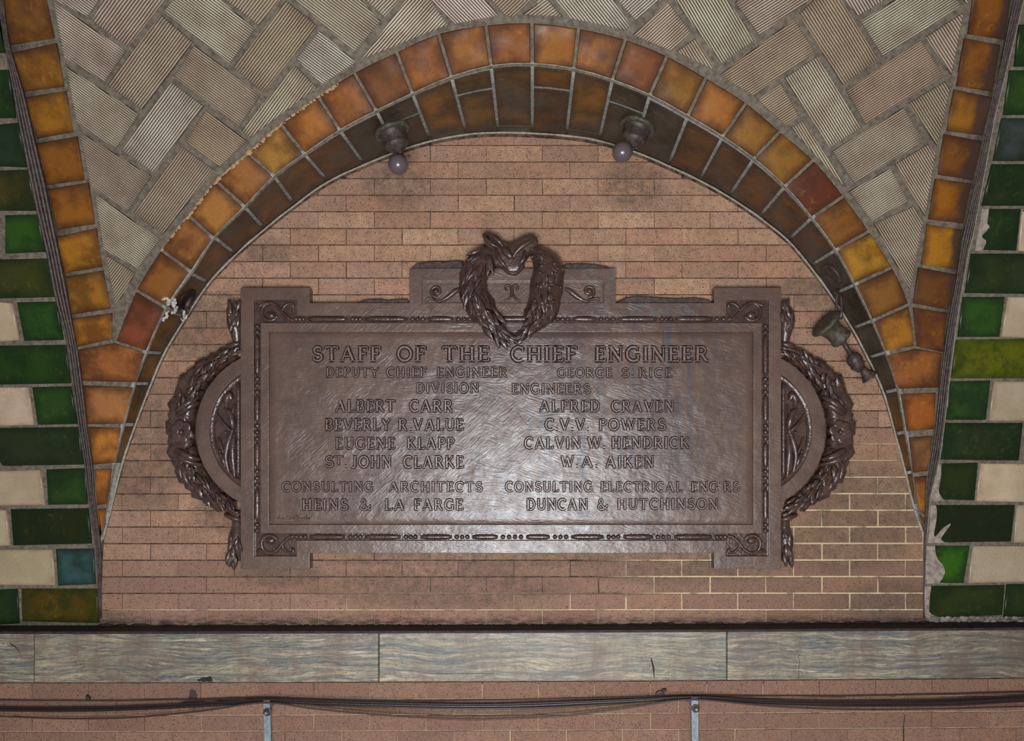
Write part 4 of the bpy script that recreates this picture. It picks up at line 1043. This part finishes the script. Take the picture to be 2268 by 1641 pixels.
# ---- side garlands
for side in (-1, 1):
    cx = 610 if side < 0 else 1652; cy = 953
    m = (lambda x: x) if side < 0 else (lambda x: 2263-x)
    n = 60; pts = []; rad = []
    for k in range(n+1):
        th = math.radians(-62+124*k/n); a = abs(math.degrees(th))
        w_ = 29 if a < 30 else 29-(a-30)/32*13
        w_ *= 1+.10*math.sin(k*1.9)+.05*math.sin(k*5.3)
        R0 = 178+w_*.98
        pts.append((m(610-R0*math.cos(th)), cy-R0*math.sin(th), .018)); rad.append(w_*.98)
    bm = bmesh.new(); rings = tube(bm, [U(*p) for p in pts], [r*S for r in rad], 16)
    for v_ in bm.verts:
        v_.co.y = max(-.055, min(.0, v_.co.y*1.05)); nn_ = noise.noise(v_.co*45)*.004+noise.noise(v_.co*110)*.0022; v_.co += Vector((nn_, -abs(nn_), nn_))
    g_ = from_bm('garland_body', bm, plaque, M['relief'])
    for k in range(84):
        u = (k+.5)/84; th = math.radians(-60+120*u); a = math.degrees(th)
        if abs(a) < 10.5: continue
        w_ = 29 if abs(a) < 30 else 29-(abs(a)-30)/32*13
        off = R.uniform(-.85, .85); rr = 178+w_*.98+off*w_*.8
        x = 610-rr*math.cos(th); y = cy-rr*math.sin(th)
        dep = .018+math.sqrt(max(.05, 1-off*off))*w_*S*.85
        # tangent pointing away from the rosette
        tg = 90 if a > 0 else -90
        dirr = (tg-a if a > 0 else tg-a)+R.uniform(-24, 24)-off*18*(1 if a > 0 else -1)
        ang = dirr if side < 0 else 180-dirr
        leaf(plaque, LEAF if k % 3 else OAK, m(x), y, dep, ang, R.uniform(24, 38), roll=R.uniform(-30, 30), tip=R.uniform(4, 16))
    # end tufts tucked behind the frame
    for sy in (-1, 1):
        cyk = cy+sy*(-1)*(cy-712) if sy > 0 else cy+(cy-712)
        cyk = 710 if sy > 0 else 1204
        P_ = [(m(532), 672, .015), (m(524), 690, .02), (m(521), 712, .022), (m(524), 738, .02), (m(526), 760, .018)] if sy > 0 else [(m(524), 1148, .018), (m(526), 1168, .02), (m(523), 1195, .022), (m(525), 1220, .02), (m(532), 1240, .015)]
        rel_tube('garland_body', P_, [8, 17, 19, 14, 10] if sy > 0 else [10, 13, 18, 15, 7], plaque, .02)
        for q in range(16):
            yy = cyk+R.uniform(-30, 30); ang = (90 if sy > 0 else -90)+R.uniform(-25, 25)
            leaf(plaque, LEAF, m(520+R.uniform(-12, 8)), yy, .046, ang, R.uniform(22, 34), roll=R.uniform(-25, 25), tip=4)
        # binding ribbon at the neck
        yb = 766 if sy > 0 else 1146
        rel_tube('binding_ribbon', [(m(500), yb+sy*6, .02), (m(512), yb, .042), (m(526), yb-sy*4, .042), (m(534), yb-sy*6, .03)], [5, 6, 6, 4], plaque, .03)
        rel_tube('binding_ribbon', [(m(505), yb+sy*16, .02), (m(516), yb+sy*10, .040), (m(530), yb+sy*4, .040)], [4, 5, 4], plaque, .03)
    # crossing ribbons above and below the rosette
    for L_ in ([(382,918,.03),(402,903,.066),(422,889,.068),(441,878,.045)], [(384,926,.03),(404,911,.064),(424,898,.066),(438,890,.045)],
               [(380,992,.03),(396,1010,.064),(416,1022,.068),(446,1030,.045)], [(384,985,.03),(402,1002,.064),(424,1014,.066),(441,1018,.045)],
               [(408,1025,.05),(407,1045,.058),(414,1066,.056),(426,1084,.04)], [(398,1022,.05),(398,1040,.055),(404,1060,.05)]):
        rel_tube('ribbon', [(m(x), y, z) for x, y, z in L_], [4, 7, 7, 4][:len(L_)], plaque, .06)
    # rosette
    rx, ry = m(401), 957
    bm = bmesh.new(); ball(bm, U(rx, ry, .084), 5.5*S, 12); ros = from_bm('rosette', bm, plaque, M['relief'])
    bm = bmesh.new()
    for k in range(6):
        a = math.radians(60*k+15); px_, py_ = rx+15*math.cos(a), ry+15*math.sin(a)
        c = U(px_, py_, .074)
        g = bmesh.ops.create_uvsphere(bm, u_segments=14, v_segments=8, radius=1)
        for v_ in g['verts']:
            q = v_.co.copy(); rr_ = math.hypot(q.x, q.z); dish = .45*(1-rr_)
            v_.co = c+Vector((q.x*11.5*S, q.y*.008+(dish*.012 if q.y < 0 else 0), q.z*11.5*S))
            for f in v_.link_faces: f.smooth = True
    from_bm('petals', bm, ros, M['relief'])

# ---- bead-and-reel in the channel
bead = None
def bead_at(x, y, r=6.2):
    global bead
    if bead is None:
        bm = bmesh.new(); ball(bm, (0, 0, 0), 1, 14); bead = bpy.data.meshes.new('bead'); bm.to_mesh(bead); bm.free(); bead.materials.append(M['relief'])
    inst('bead', bead, Matrix.Translation(U(x, y, RD+.003)) @ Matrix.Diagonal((r*S*.92, r*S*.92, r*S*.92, 1)), plaque)
def reel(x0, y0, x1, y1):
    bm = bmesh.new(); n_ = 8
    pts = [U(x0+(x1-x0)*k/n_, y0+(y1-y0)*k/n_, RD+.001) for k in range(n_+1)]
    tube(bm, pts, [S*r for r in (3.5, 5.6, 6, 6.2, 6.2, 6.2, 6, 5.6, 3.5)], 12); from_bm('reel', bm, plaque, M['relief'])
for X in (570, 1695):
    for y in (723, 736, 840, 854, 868, 943, 957, 972, 1044, 1059, 1074, 1162, 1175): bead_at(X, y)
    for a, b in ((743, 832), (876, 935), (980, 1036), (1082, 1154)): reel(X, a, X, b)
TOPB = [(650, 678, 3), (775, 804, 3), (908, 943, 3), (1009, 1047, 3), (1229, 1263, 3), (1325, 1364, 3), (1460, 1492, 3), (1582, 1622, 3)]
BOTB = [(641, 682, 4), (770, 804, 3), (893, 926, 3), (1006, 1041, 3), (1108, 1160, 4), (1223, 1260, 3), (1342, 1375, 3), (1451, 1487, 3), (1582, 1612, 3)]
for Y, L_ in ((707, TOPB), (1189, BOTB)):
    for a, b, n_ in L_:
        for k in range(n_): bead_at(a+6+(b-a-12)*k/(n_-1), Y, 5.8)
    for (a, b, _), (c, d_, _2) in zip(L_, L_[1:]): reel(b+5, Y, c-5, Y)

# ---- scroll ornaments in the corners and the tab
def scroll(pts, rad): rel_tube('scroll', [(x, y, RD+.004) for x, y in pts], rad, plaque, RD+.004)
for fx in (0, 1):
    for fy in (0, 1):
        X = (lambda x: x) if not fx else (lambda x: 2263.5-x); Y = (lambda y: y) if not fy else (lambda y: 1896-y)
        tf = lambda L_: [(X(x), Y(y)) for x, y in L_]
        vol = [(568,672),(573,678),(584,673),(600,671),(614,678),(624,690),(633,700),(644,708),(652,709)]
        scroll(tf(vol), [2, 3.2, 3.6, 4, 4, 4, 4, 3.5, 3])
        scroll(tf([(600,672),(586,676),(580,688),(582,702),(594,710),(606,708),(614,700)]), [2.5, 3, 3.8, 4.5, 4.5, 4, 3])
        scroll(tf([(625,692),(628,682),(636,674),(646,672),(650,678),(645,682)]), [3, 3, 3, 3.2, 3, 2])
        bm = bmesh.new(); ball(bm, U(X(600), Y(699), RD+.003), 9.5*S, 14, (1.15, .8, .9)); from_bm('volute_boss', bm, plaque, M['relief'])
for X in ((lambda x: x), (lambda x: 2271-x)):
    scroll([(X(x), y) for x, y in spiral(967, 645, 14, 1.5, math.pi*.45, 1, 10)], [2.5]+[3.6]*13+[3, 2.5][:2])
    scroll([(X(x), y) for x, y in [(944,668),(948,661),(958,662),(972,667),(986,662),(1000,652),(1010,644),(1020,640)]], [2.5, 3, 3, 3, 4.5, 6, 6, 4])
    bm = bmesh.new(); ball(bm, U(X(966), 645, RD+.003), 6*S, 12); from_bm('volute_boss', bm, plaque, M['relief'])
scroll([(1123,644),(1119,637),(1124,632),(1131,636),(1133,648),(1129,660),(1118,667)], [2.5, 2.8, 3, 3, 3, 3, 2.5])
scroll([(1143,644),(1147,637),(1142,632),(1136,636),(1135,648),(1141,660),(1152,667)], [2.5, 2.8, 3, 3, 3, 3, 2.5])
# dark lumpy pieces above the tab and between ears
for L_ in ([(912,593),(922,583),(940,581),(965,578),(985,580),(1005,577),(1024,577),(1026,593)], [(1240,593),(1255,584),(1290,583),(1320,585),(1332,588),(1350,592)],
           [(1362,670),(1385,660),(1410,655),(1450,658),(1500,661),(1540,659),(1572,664),(1578,671)], [(790,670),(812,663),(840,662),(860,665),(880,662),(902,662),(906,671)]):
    top = [(x, y) for x, y in L_]; a, b = L_[0], L_[-1]
    poly = top+[(b[0], b[1]+5), (a[0], a[1]+5)]
    prism('dark_lump', [U(x, y, .03) for x, y in poly], .029, .003, M['iron'], plaque)

# ------------------------------------------------------------------ wreath with bow (part of the plaque)
def branch(cl, rad, me_list, n, seed, lenr, berries=0, dirsgn=1, nm='wreath'):
    rr = random.Random(seed)
    P_ = crom([(*p,) for p in cl], 6); Rr = [q[0] for q in crom([(r,) for r in rad], 6)]
    bm = bmesh.new(); tube(bm, [U(x, y, z) for x, y, z in P_], [r*S*.93 for r in Rr], 12)
    for v_ in bm.verts:
        q = noise.noise(v_.co*60)*.006+noise.noise(v_.co*140)*.003; v_.co += Vector((q, -abs(q), q))
    body = from_bm(nm, bm, plaque, M['relief'])
    for k in range(n):
        u = (k+.5)/n*(len(P_)-2); i = int(u); p = P_[i]; q = P_[i+1]; w_ = Rr[i]
        ta = math.degrees(math.atan2(-(q[1]-p[1]), q[0]-p[0]))
        off = rr.uniform(-1, 1); nx_, ny_ = (q[1]-p[1]), -(q[0]-p[0]); ln = math.hypot(nx_, ny_) or 1
        x = p[0]+nx_/ln*off*w_*.75; y = p[1]+ny_/ln*off*w_*.75
        d = p[2]+math.sqrt(max(.04, 1-off*off))*w_*S*.8
        leaf(body, rr.choice(me_list), x, y, d, ta+rr.uniform(-22, 22)-off*20, rr.uniform(*lenr), roll=rr.uniform(-35, 35), tip=rr.uniform(0, 18))
    for k in range(berries):
        u = rr.random()*(len(P_)-1)*.75; i = int(u); p = P_[i]; off = rr.uniform(-.9, .9)
        bm = bmesh.new(); ball(bm, U(p[0]+off*Rr[i], p[1]+rr.uniform(-8, 8), p[2]+Rr[i]*S*.95), rr.uniform(3, 4.3)*S, 10); from_bm('berry', bm, body, M['relief'])
    return body
lb = branch([(1092,556,.045),(1072,566,.05),(1056,592,.052),(1048,622,.052),(1050,652,.05),(1066,684,.048),(1084,708,.046),(1100,730,.046),(1116,745,.046)], [12, 24, 31, 33, 33, 34, 26, 14, 3], [PALM, LEAF, PALM], 96, 3, (34, 62))
rb = branch([(1176,554,.045),(1196,568,.05),(1213,594,.05),(1212,626,.05),(1208,654,.048),(1201,684,.046),(1186,708,.046),(1172,728,.046),(1160,742,.046)], [12, 24, 36, 38, 38, 38, 30, 17, 6], [LEAF, OAK, OAK], 120, 5, (20, 38), berries=30)
# bow
sil = [(1068,517),(1080,513),(1101,520),(1114,534),(1126,538),(1136,535),(1160,521),(1181,518),(1192,531),(1190,544),(1174,556),(1163,572),(1158,594),(1142,607),(1124,603),(1111,592),(1090,586),(1083,574),(1092,556),(1074,541)]
bow = prism('bow', [U(x, y, .074) for x, y in sil], .06, .005, M['relief'], plaque, pillow=.0035)
rel_tube('ribbon_fold', [(1070,519,.074),(1078,531,.084),(1090,541,.088),(1104,548,.084)], [3, 4.5, 4.5, 2.5], bow, .08)
rel_tube('ribbon_fold', [(1074,516,.078),(1088,522,.088),(1104,534,.09),(1114,546,.084)], [2.5, 4, 4, 2.5], bow, .08)
rel_tube('ribbon_fold', [(1188,526,.076),(1172,536,.086),(1156,546,.088),(1142,560,.084),(1134,576,.08)], [3, 5, 5, 4, 2.5], bow, .08)
rel_tube('ribbon_fold', [(1110,545,.078),(1120,556,.09),(1130,568,.092),(1136,574,.084)], [4, 8, 7, 3], bow, .08)
rel_tube('ribbon_fold', [(1098,552,.076),(1104,570,.084),(1116,586,.084),(1124,594,.078)], [3, 5, 4, 2], bow, .08)
rel_tube('ribbon_fold', [(1112,592,.074),(1124,601,.078),(1138,605,.078),(1152,596,.076),(1158,584,.074)], [2.5, 3, 3.5, 3, 2.5], bow, .07)
rel_tube('ribbon_fold', [(1162,556,.076),(1160,572,.084),(1152,584,.082)], [3, 5, 2.5], bow, .08)
rel_tube('ribbon_drape', [(1072,560,.06),(1082,575,.082),(1085,592,.09),(1080,612,.08)], [6, 9, 7, 3], bow, .08)
for (x, y, a, L_) in ((1078,566,-70,46),(1086,572,-100,42),(1072,574,-120,44),(1060,590,-110,40),(1184,560,-40,36),(1194,566,-60,40)): leaf(bow, LEAF, x, y, .085, a, L_, tip=6)

# ------------------------------------------------------------------ ceiling lamps under the arch
def lamp(label, uu, tt, gpx, d1, lean):
    P0 = So(uu, tt); P1 = U(*gpx, d1); ax = (son(uu)+Vector(lean)).normalized(); L_ = (P1-P0).length; g_ = (P1-P0-ax*.07).normalized()
    t = thing('arch_lamp', label, 'lamp', P0, 'painted-over lamps under the arch')
    bm = bmesh.new(); lathe(bm, P0, ax, [(-.03, .050), (-.006, .060), (0, .063), (.006, .0635), (.010, .061), (.012, .055)], 40, 0)
    fl_ = from_bm('flange', bm, t, M['patina'])
    bm = bmesh.new()
    x_ = ax.cross(Vector((0, 1, 0))).normalized(); y_ = ax.cross(x_)
    for k in range(44):
        q = 2*math.pi*k/44; c = P0+ax*.012+(x_*math.cos(q)+y_*math.sin(q))*.0575
        ball(bm, c, .0032, 6)
    from_bm('beaded_rim', bm, fl_, M['patina'])
    bm = bmesh.new(); lathe(bm, P0, ax, [(.008, .046), (.012, .0475), (.014, .044), (.030, .0445), (.046, .043), (.050, .0445), (.056, .043), (.066, .034), (.076, .020), (.084, .013)], 36)
    from_bm('canopy', bm, t, M['iron'])
    bm = bmesh.new(); tube(bm, [P0+ax*.066, P0+ax*.086, P1-g_*.045, P1-g_*.024], [.016, .013, .012, .014], 12); from_bm('neck', bm, t, M['iron'])
    bm = bmesh.new(); lathe(bm, P1-g_*.034, g_, [(0, .014), (.003, .022), (.012, .025), (.016, .024)], 20); from_bm('holder_ring', bm, t, M['iron'])
    bm = bmesh.new(); ball(bm, P1, .0345, 32); from_bm('globe', bm, t, M['globe'])
    bm = bmesh.new(); s_ = Vector((1, 0, .15)); tube(bm, [P1-g_*.022+s_*.022, P1-g_*.022+s_*.038], [.0022, .0022], 6); ball(bm, P1-g_*.022+s_*.039, .0042, 8); from_bm('set_screw', bm, t, M['iron'])
lamp('small brown ceiling lamp under the arch, left one, round globe hanging straight down', 13.13, .45, (882, 364), .20, (0, 0, 0))
lamp('small brown ceiling lamp under the arch, right one, round globe tilted towards the middle', 19.93, .5, (1378, 337), .26, (0, 0, 0))

# broken fixture dangling on the right, and the empty base on the left
u_ = 26.45
Pp = So(u_+.05, .5); n_ = son(u_+.05)
t = thing('broken_lamp', 'broken bronze lamp dangling by its straps beside the right end of the plaque, globe missing', 'lamp', Pp)
tang = (So(u_+.4, .5)-So(u_-.3, .5)).normalized(); side_ = n_.cross(tang)
bm = bmesh.new(); lathe(bm, Pp, n_, [(-.01, .036), (.004, .046), (.008, .044), (.010, .034), (.004, .028)], 28)
from_bm('ceiling_plate', bm, t, M['iron'])
bm = bmesh.new(); tube(bm, [U(1856, 640, .10), U(1853, 662, .105), U(1852, 684, .10), U(1851, 703, .10)], [.006, .005, .005, .007], 8); from_bm('strap', bm, t, M['iron'])
bm = bmesh.new(); tube(bm, [U(1861, 650, .10), U(1864, 668, .10), U(1864, 690, .10), U(1861, 706, .10)], [.007, .0055, .005, .009], 8); from_bm('strap', bm, t, M['iron'])
A = U(1828, 716, .10); B = U(1866, 752, .085); ax = (B-A).normalized(); L_ = (B-A).length
bm = bmesh.new(); lathe(bm, A, ax, [(-.004, .030), (-.006, .054), (0, .060), (.006, .058), (.014, .046), (.024, .038), (L_*.55, .034), (L_*.8, .036), (L_*.93, .040), (L_, .036), (L_+.004, .012)], 32, .012)
from_bm('canopy', bm, t, M['patina'])
bm = bmesh.new(); ax2 = (U(1900, 806, .08)-U(1866, 752, .085)).normalized(); tube(bm, [U(1864, 750, .085), U(1887, 790, .08)], [.0085, .0085], 12); from_bm('stem', bm, t, M['iron'])
bm = bmesh.new(); lathe(bm, U(1884, 783, .08), ax2, [(0, .010), (.006, .020), (.020, .026), (.034, .027), (.040, .024), (.052, .026), (.060, .020), (.074, .014)], 20, .03); from_bm('socket', bm, t, M['iron'])
ax3 = (U(1936, 846, .075)-U(1911, 818, .08)).normalized()
bm = bmesh.new(); lathe(bm, U(1908, 815, .08), ax3, [(0, .013), (.014, .013), (.030, .022), (.044, .030), (.046, .031), (.042, .027), (.028, .016)], 20, .02); from_bm('holder_ring', bm, t, M['iron'])
bm = bmesh.new()
for k in range(5): tube(bm, [U(1912+k*5, 836+k*1.5, .08), U(1911+k*5+R.uniform(-3, 3), 846+R.uniform(0, 4), .08)], .0007, 4)
from_bm('loose_wires', bm, t, M['iron'])
Pp = So(6.42, .5); n_ = son(6.42)
t = thing('lamp_base', 'empty dark lamp base with a torn hole, beside the upper left corner of the plaque', 'lamp base', Pp)
bm = bmesh.new(); lathe(bm, Pp, n_, [(-.008, .036), (.003, .046), (.007, .044), (.009, .032), (.003, .026), (.002, .004)], 28); from_bm('base_plate', bm, t, M['dark_brown'])
bm = bmesh.new(); tube(bm, [U(424, 652, .06), U(416, 672, .07), U(411, 692, .06), U(404, 700, .06)], [.010, .009, .006, .003], 8); from_bm('broken_bracket', bm, t, M['iron'])
bm = bmesh.new(); tube(bm, [U(424, 655, .05), U(433, 657, .04)], [.010, .009], 6); from_bm('lug', bm, t, M['iron'])
bm = bmesh.new()
for k in range(26):
    c = U(404+R.uniform(-12, 14), 688+R.uniform(-14, 14), .07+R.uniform(-.02, .01)); ball(bm, c, R.uniform(.003, .007), 6, (1, .7, R.uniform(.6, 1.3)))
o = from_bm('rust_debris', bm, t, M['iron']); o['kind'] = 'stuff'
bm = bmesh.new()
for (x, y, r, q) in ((366, 659, .009, 0), (373, 668, .011, 0), (379, 664, .008, 0), (362, 661, .006, 0), (384, 676, .010, 0), (390, 684, .010, 0), (396, 641, .009, 0), (410, 693, .007, 0), (412, 700, .006, 0),
                     (372, 690, .007, 0), (369, 700, .007, 0), (365, 708, .006, 0), (382, 688, .009, 0), (386, 668, .007, 0), (405, 706, .006, 0)):
    for k in range(4): ball(bm, U(x+R.uniform(-4, 4), y+R.uniform(-5, 5), fd(y)-(.0 if x < 392 else .05)), r*R.uniform(.5, .9), 7, (1, .5, 1))
o = from_bm('plaster_crumbs', bm, band, M['white']); o['kind'] = 'stuff'

# ------------------------------------------------------------------ cables and their hangers
def cable(L_, r, mat, label, d, nm='cable'):
    L2 = [(L_[0][0]-150, L_[0][1]-(3 if L_[0][0] < 5 else 0))]+L_ if L_[0][0] < 5 else L_
    if L2[-1][0] > 2260: L2 = L2+[(L2[-1][0]+150, L2[-1][1]-4)]
    P_ = crom(L2, 7)
    bm = bmesh.new(); tube(bm, [U(x, y+.5*noise.noise(Vector((x*.01, r*900, d*50))), d) for x, y in P_], r, 8)
    o = from_bm(nm, bm, None, M[mat]); tag(o, label, 'cable', 'cables strung along the lower wall'); return o
cable([(0,1550),(195,1551.5),(350,1550),(500,1547),(590,1544),(700,1549),(900,1552.5),(1050,1551.5),(1200,1549),(1400,1544),(1540,1539.5),(1700,1541.5),(1968,1540),(2268,1532)], .0028, 'cableb', 'thin brown cable running nearly level, the uppermost of the strands under the marble', .101)
cable([(0,1572),(150,1573),(300,1569.5),(500,1559),(590,1553),(700,1556.5),(900,1562),(1050,1564),(1200,1561),(1400,1552),(1540,1545),(1650,1553),(1800,1558),(1968,1557),(2100,1555),(2268,1546)], .0062, 'cable', 'thick black cable, the heaviest strand across the lower wall', .112)
cable([(0,1565),(150,1565.5),(300,1563.5),(500,1554),(590,1549),(700,1552),(900,1558),(1050,1560.5),(1200,1557),(1400,1549),(1540,1543),(1700,1551),(1968,1553),(2268,1540)], .0034, 'cable', 'dark cable lying just above the thick black one', .127)
cable([(580,1553),(700,1561),(850,1565),(1000,1568.5),(1200,1567),(1400,1556),(1540,1546),(1700,1558),(1850,1563),(1968,1563.5),(2100,1562),(2268,1553)], .0034, 'cableb', 'brown cable lying just below the thick black one, right of the left hanger', .102)
cable([(0,1586),(70,1589),(180,1591.5),(300,1588),(450,1574),(580,1556),(700,1570),(850,1584),(1000,1592),(1100,1592),(1250,1585),(1400,1566),(1530,1549),(1700,1563),(1850,1570),(1968,1571),(2100,1569),(2268,1564)], .0033, 'cableb', 'reddish-brown cable sagging lowest between the hangers', .136)
cable([(600,1554),(750,1567),(900,1574),(1050,1577),(1200,1573),(1400,1558),(1535,1547)], .0013, 'cabley', 'thin ochre wire slung between the two hangers', .1215)
cable([(604,1554),(760,1570),(920,1580),(1060,1585),(1220,1580),(1400,1562),(1530,1548)], .0008, 'cable', 'hair-thin dark wire slung just above the lowest sagging cable', .1045)
def hanger(x0, y0, x1, label, brace):
    t = thing('cable_hanger', label, 'hanger', U(x0, 1576, .10), 'steel cable hangers')
    d = .128; w_ = 7.4
    bm = bmesh.new()
    pts = [(x0-w_, y0), (x0+w_, y0), (x1+w_+.3, 1760), (x1-w_+.3, 1760)]
    a = [bm.verts.new(U(x, y, d)) for x, y in pts]; b = [bm.verts.new(U(x, y, d-.006)) for x, y in pts]
    bm.faces.new(a); bm.faces.new(b[::-1])
    for i in range(4): bm.faces.new((a[i], a[(i+1) % 4], b[(i+1) % 4], b[i]))
    bmesh.ops.bevel(bm, geom=bm.edges[:], offset=.0012, segments=2, affect='EDGES')
    from_bm('strap', bm, t, M['galv'])
    yb = y0+25; c = U(x0+2, yb, d)
    bm = bmesh.new(); lathe(bm, c, Vector((0, -1, 0)), [(-.001, .0145), (.001, .0150), (.003, .0145), (.0032, .010)], 28); wa = from_bm('washer', bm, t, M['iron'])
    bm = bmesh.new(); lathe(bm, c, Vector((0, -1, 0)), [(.003, .0088), (.010, .0088), (.011, .0075)], 6)
    for f in bm.faces: f.smooth = False
    from_bm('nut', bm, wa, M['iron'])
    bm = bmesh.new(); lathe(bm, c, Vector((0, -1, 0)), [(.010, .0045), (.018, .0045), (.019, .0035)], 14); from_bm('bolt_end', bm, wa, M['galv'])
    s_ = brace; bm = bmesh.new()
    pts = [(x0+s_*6, y0+22), (x0+s_*6, y0+8), (x0+s_*20, y0+1), (x0+s_*22, y0+3)]
    a = [bm.verts.new(U(x, y, .118)) for x, y in pts]; b = [bm.verts.new(U(x, y, .09)) for x, y in pts]
    bm.faces.new(a); bm.faces.new(b[::-1])
    for i in range(4): bm.faces.new((a[i], a[(i+1) % 4], b[(i+1) % 4], b[i]))
    from_bm('brace', bm, t, M['iron'])
    # arm under the cables that ties the strap back to the wall
    bm = bmesh.new(); tube(bm, [U(x0, yb, .085), U(x0, yb, d-.002)], .006, 8); from_bm('wall_bolt', bm, t, M['iron'])
hanger(590.5, 1551.5, 596, 'grey steel cable hanger with a bright bolt end, the left of the two', 1)
hanger(1538.5, 1543.5, 1541, 'grey steel cable hanger with a dark bolt, the right of the two', -1)
# wall stubs
t = thing('pipe_stub', 'dark round stub sticking out of the brick left of the right cable hanger', 'stub', U(1461, 1536, .092))
bm = bmesh.new(); lathe(bm, U(1461, 1537, .088), Vector((0, -1, 0)), [(0, .017), (.012, .016), (.014, .012), (.010, .009)], 20); from_bm('collar', bm, t, M['iron'])
bm = bmesh.new(); tube(bm, [U(1466, 1529, .10), U(1476, 1527, .10)], [.006, .005], 8); from_bm('ear', bm, t, M['iron'])
bm = bmesh.new(); tube(bm, [U(194, 1541, .09), U(196, 1548, .105), U(195, 1551, .105)], [.007, .007, .004], 8); o = from_bm('wall_hook', bm, None, M['iron']); tag(o, 'small dark hook in the brick above the cables, near the left edge', 'hook')
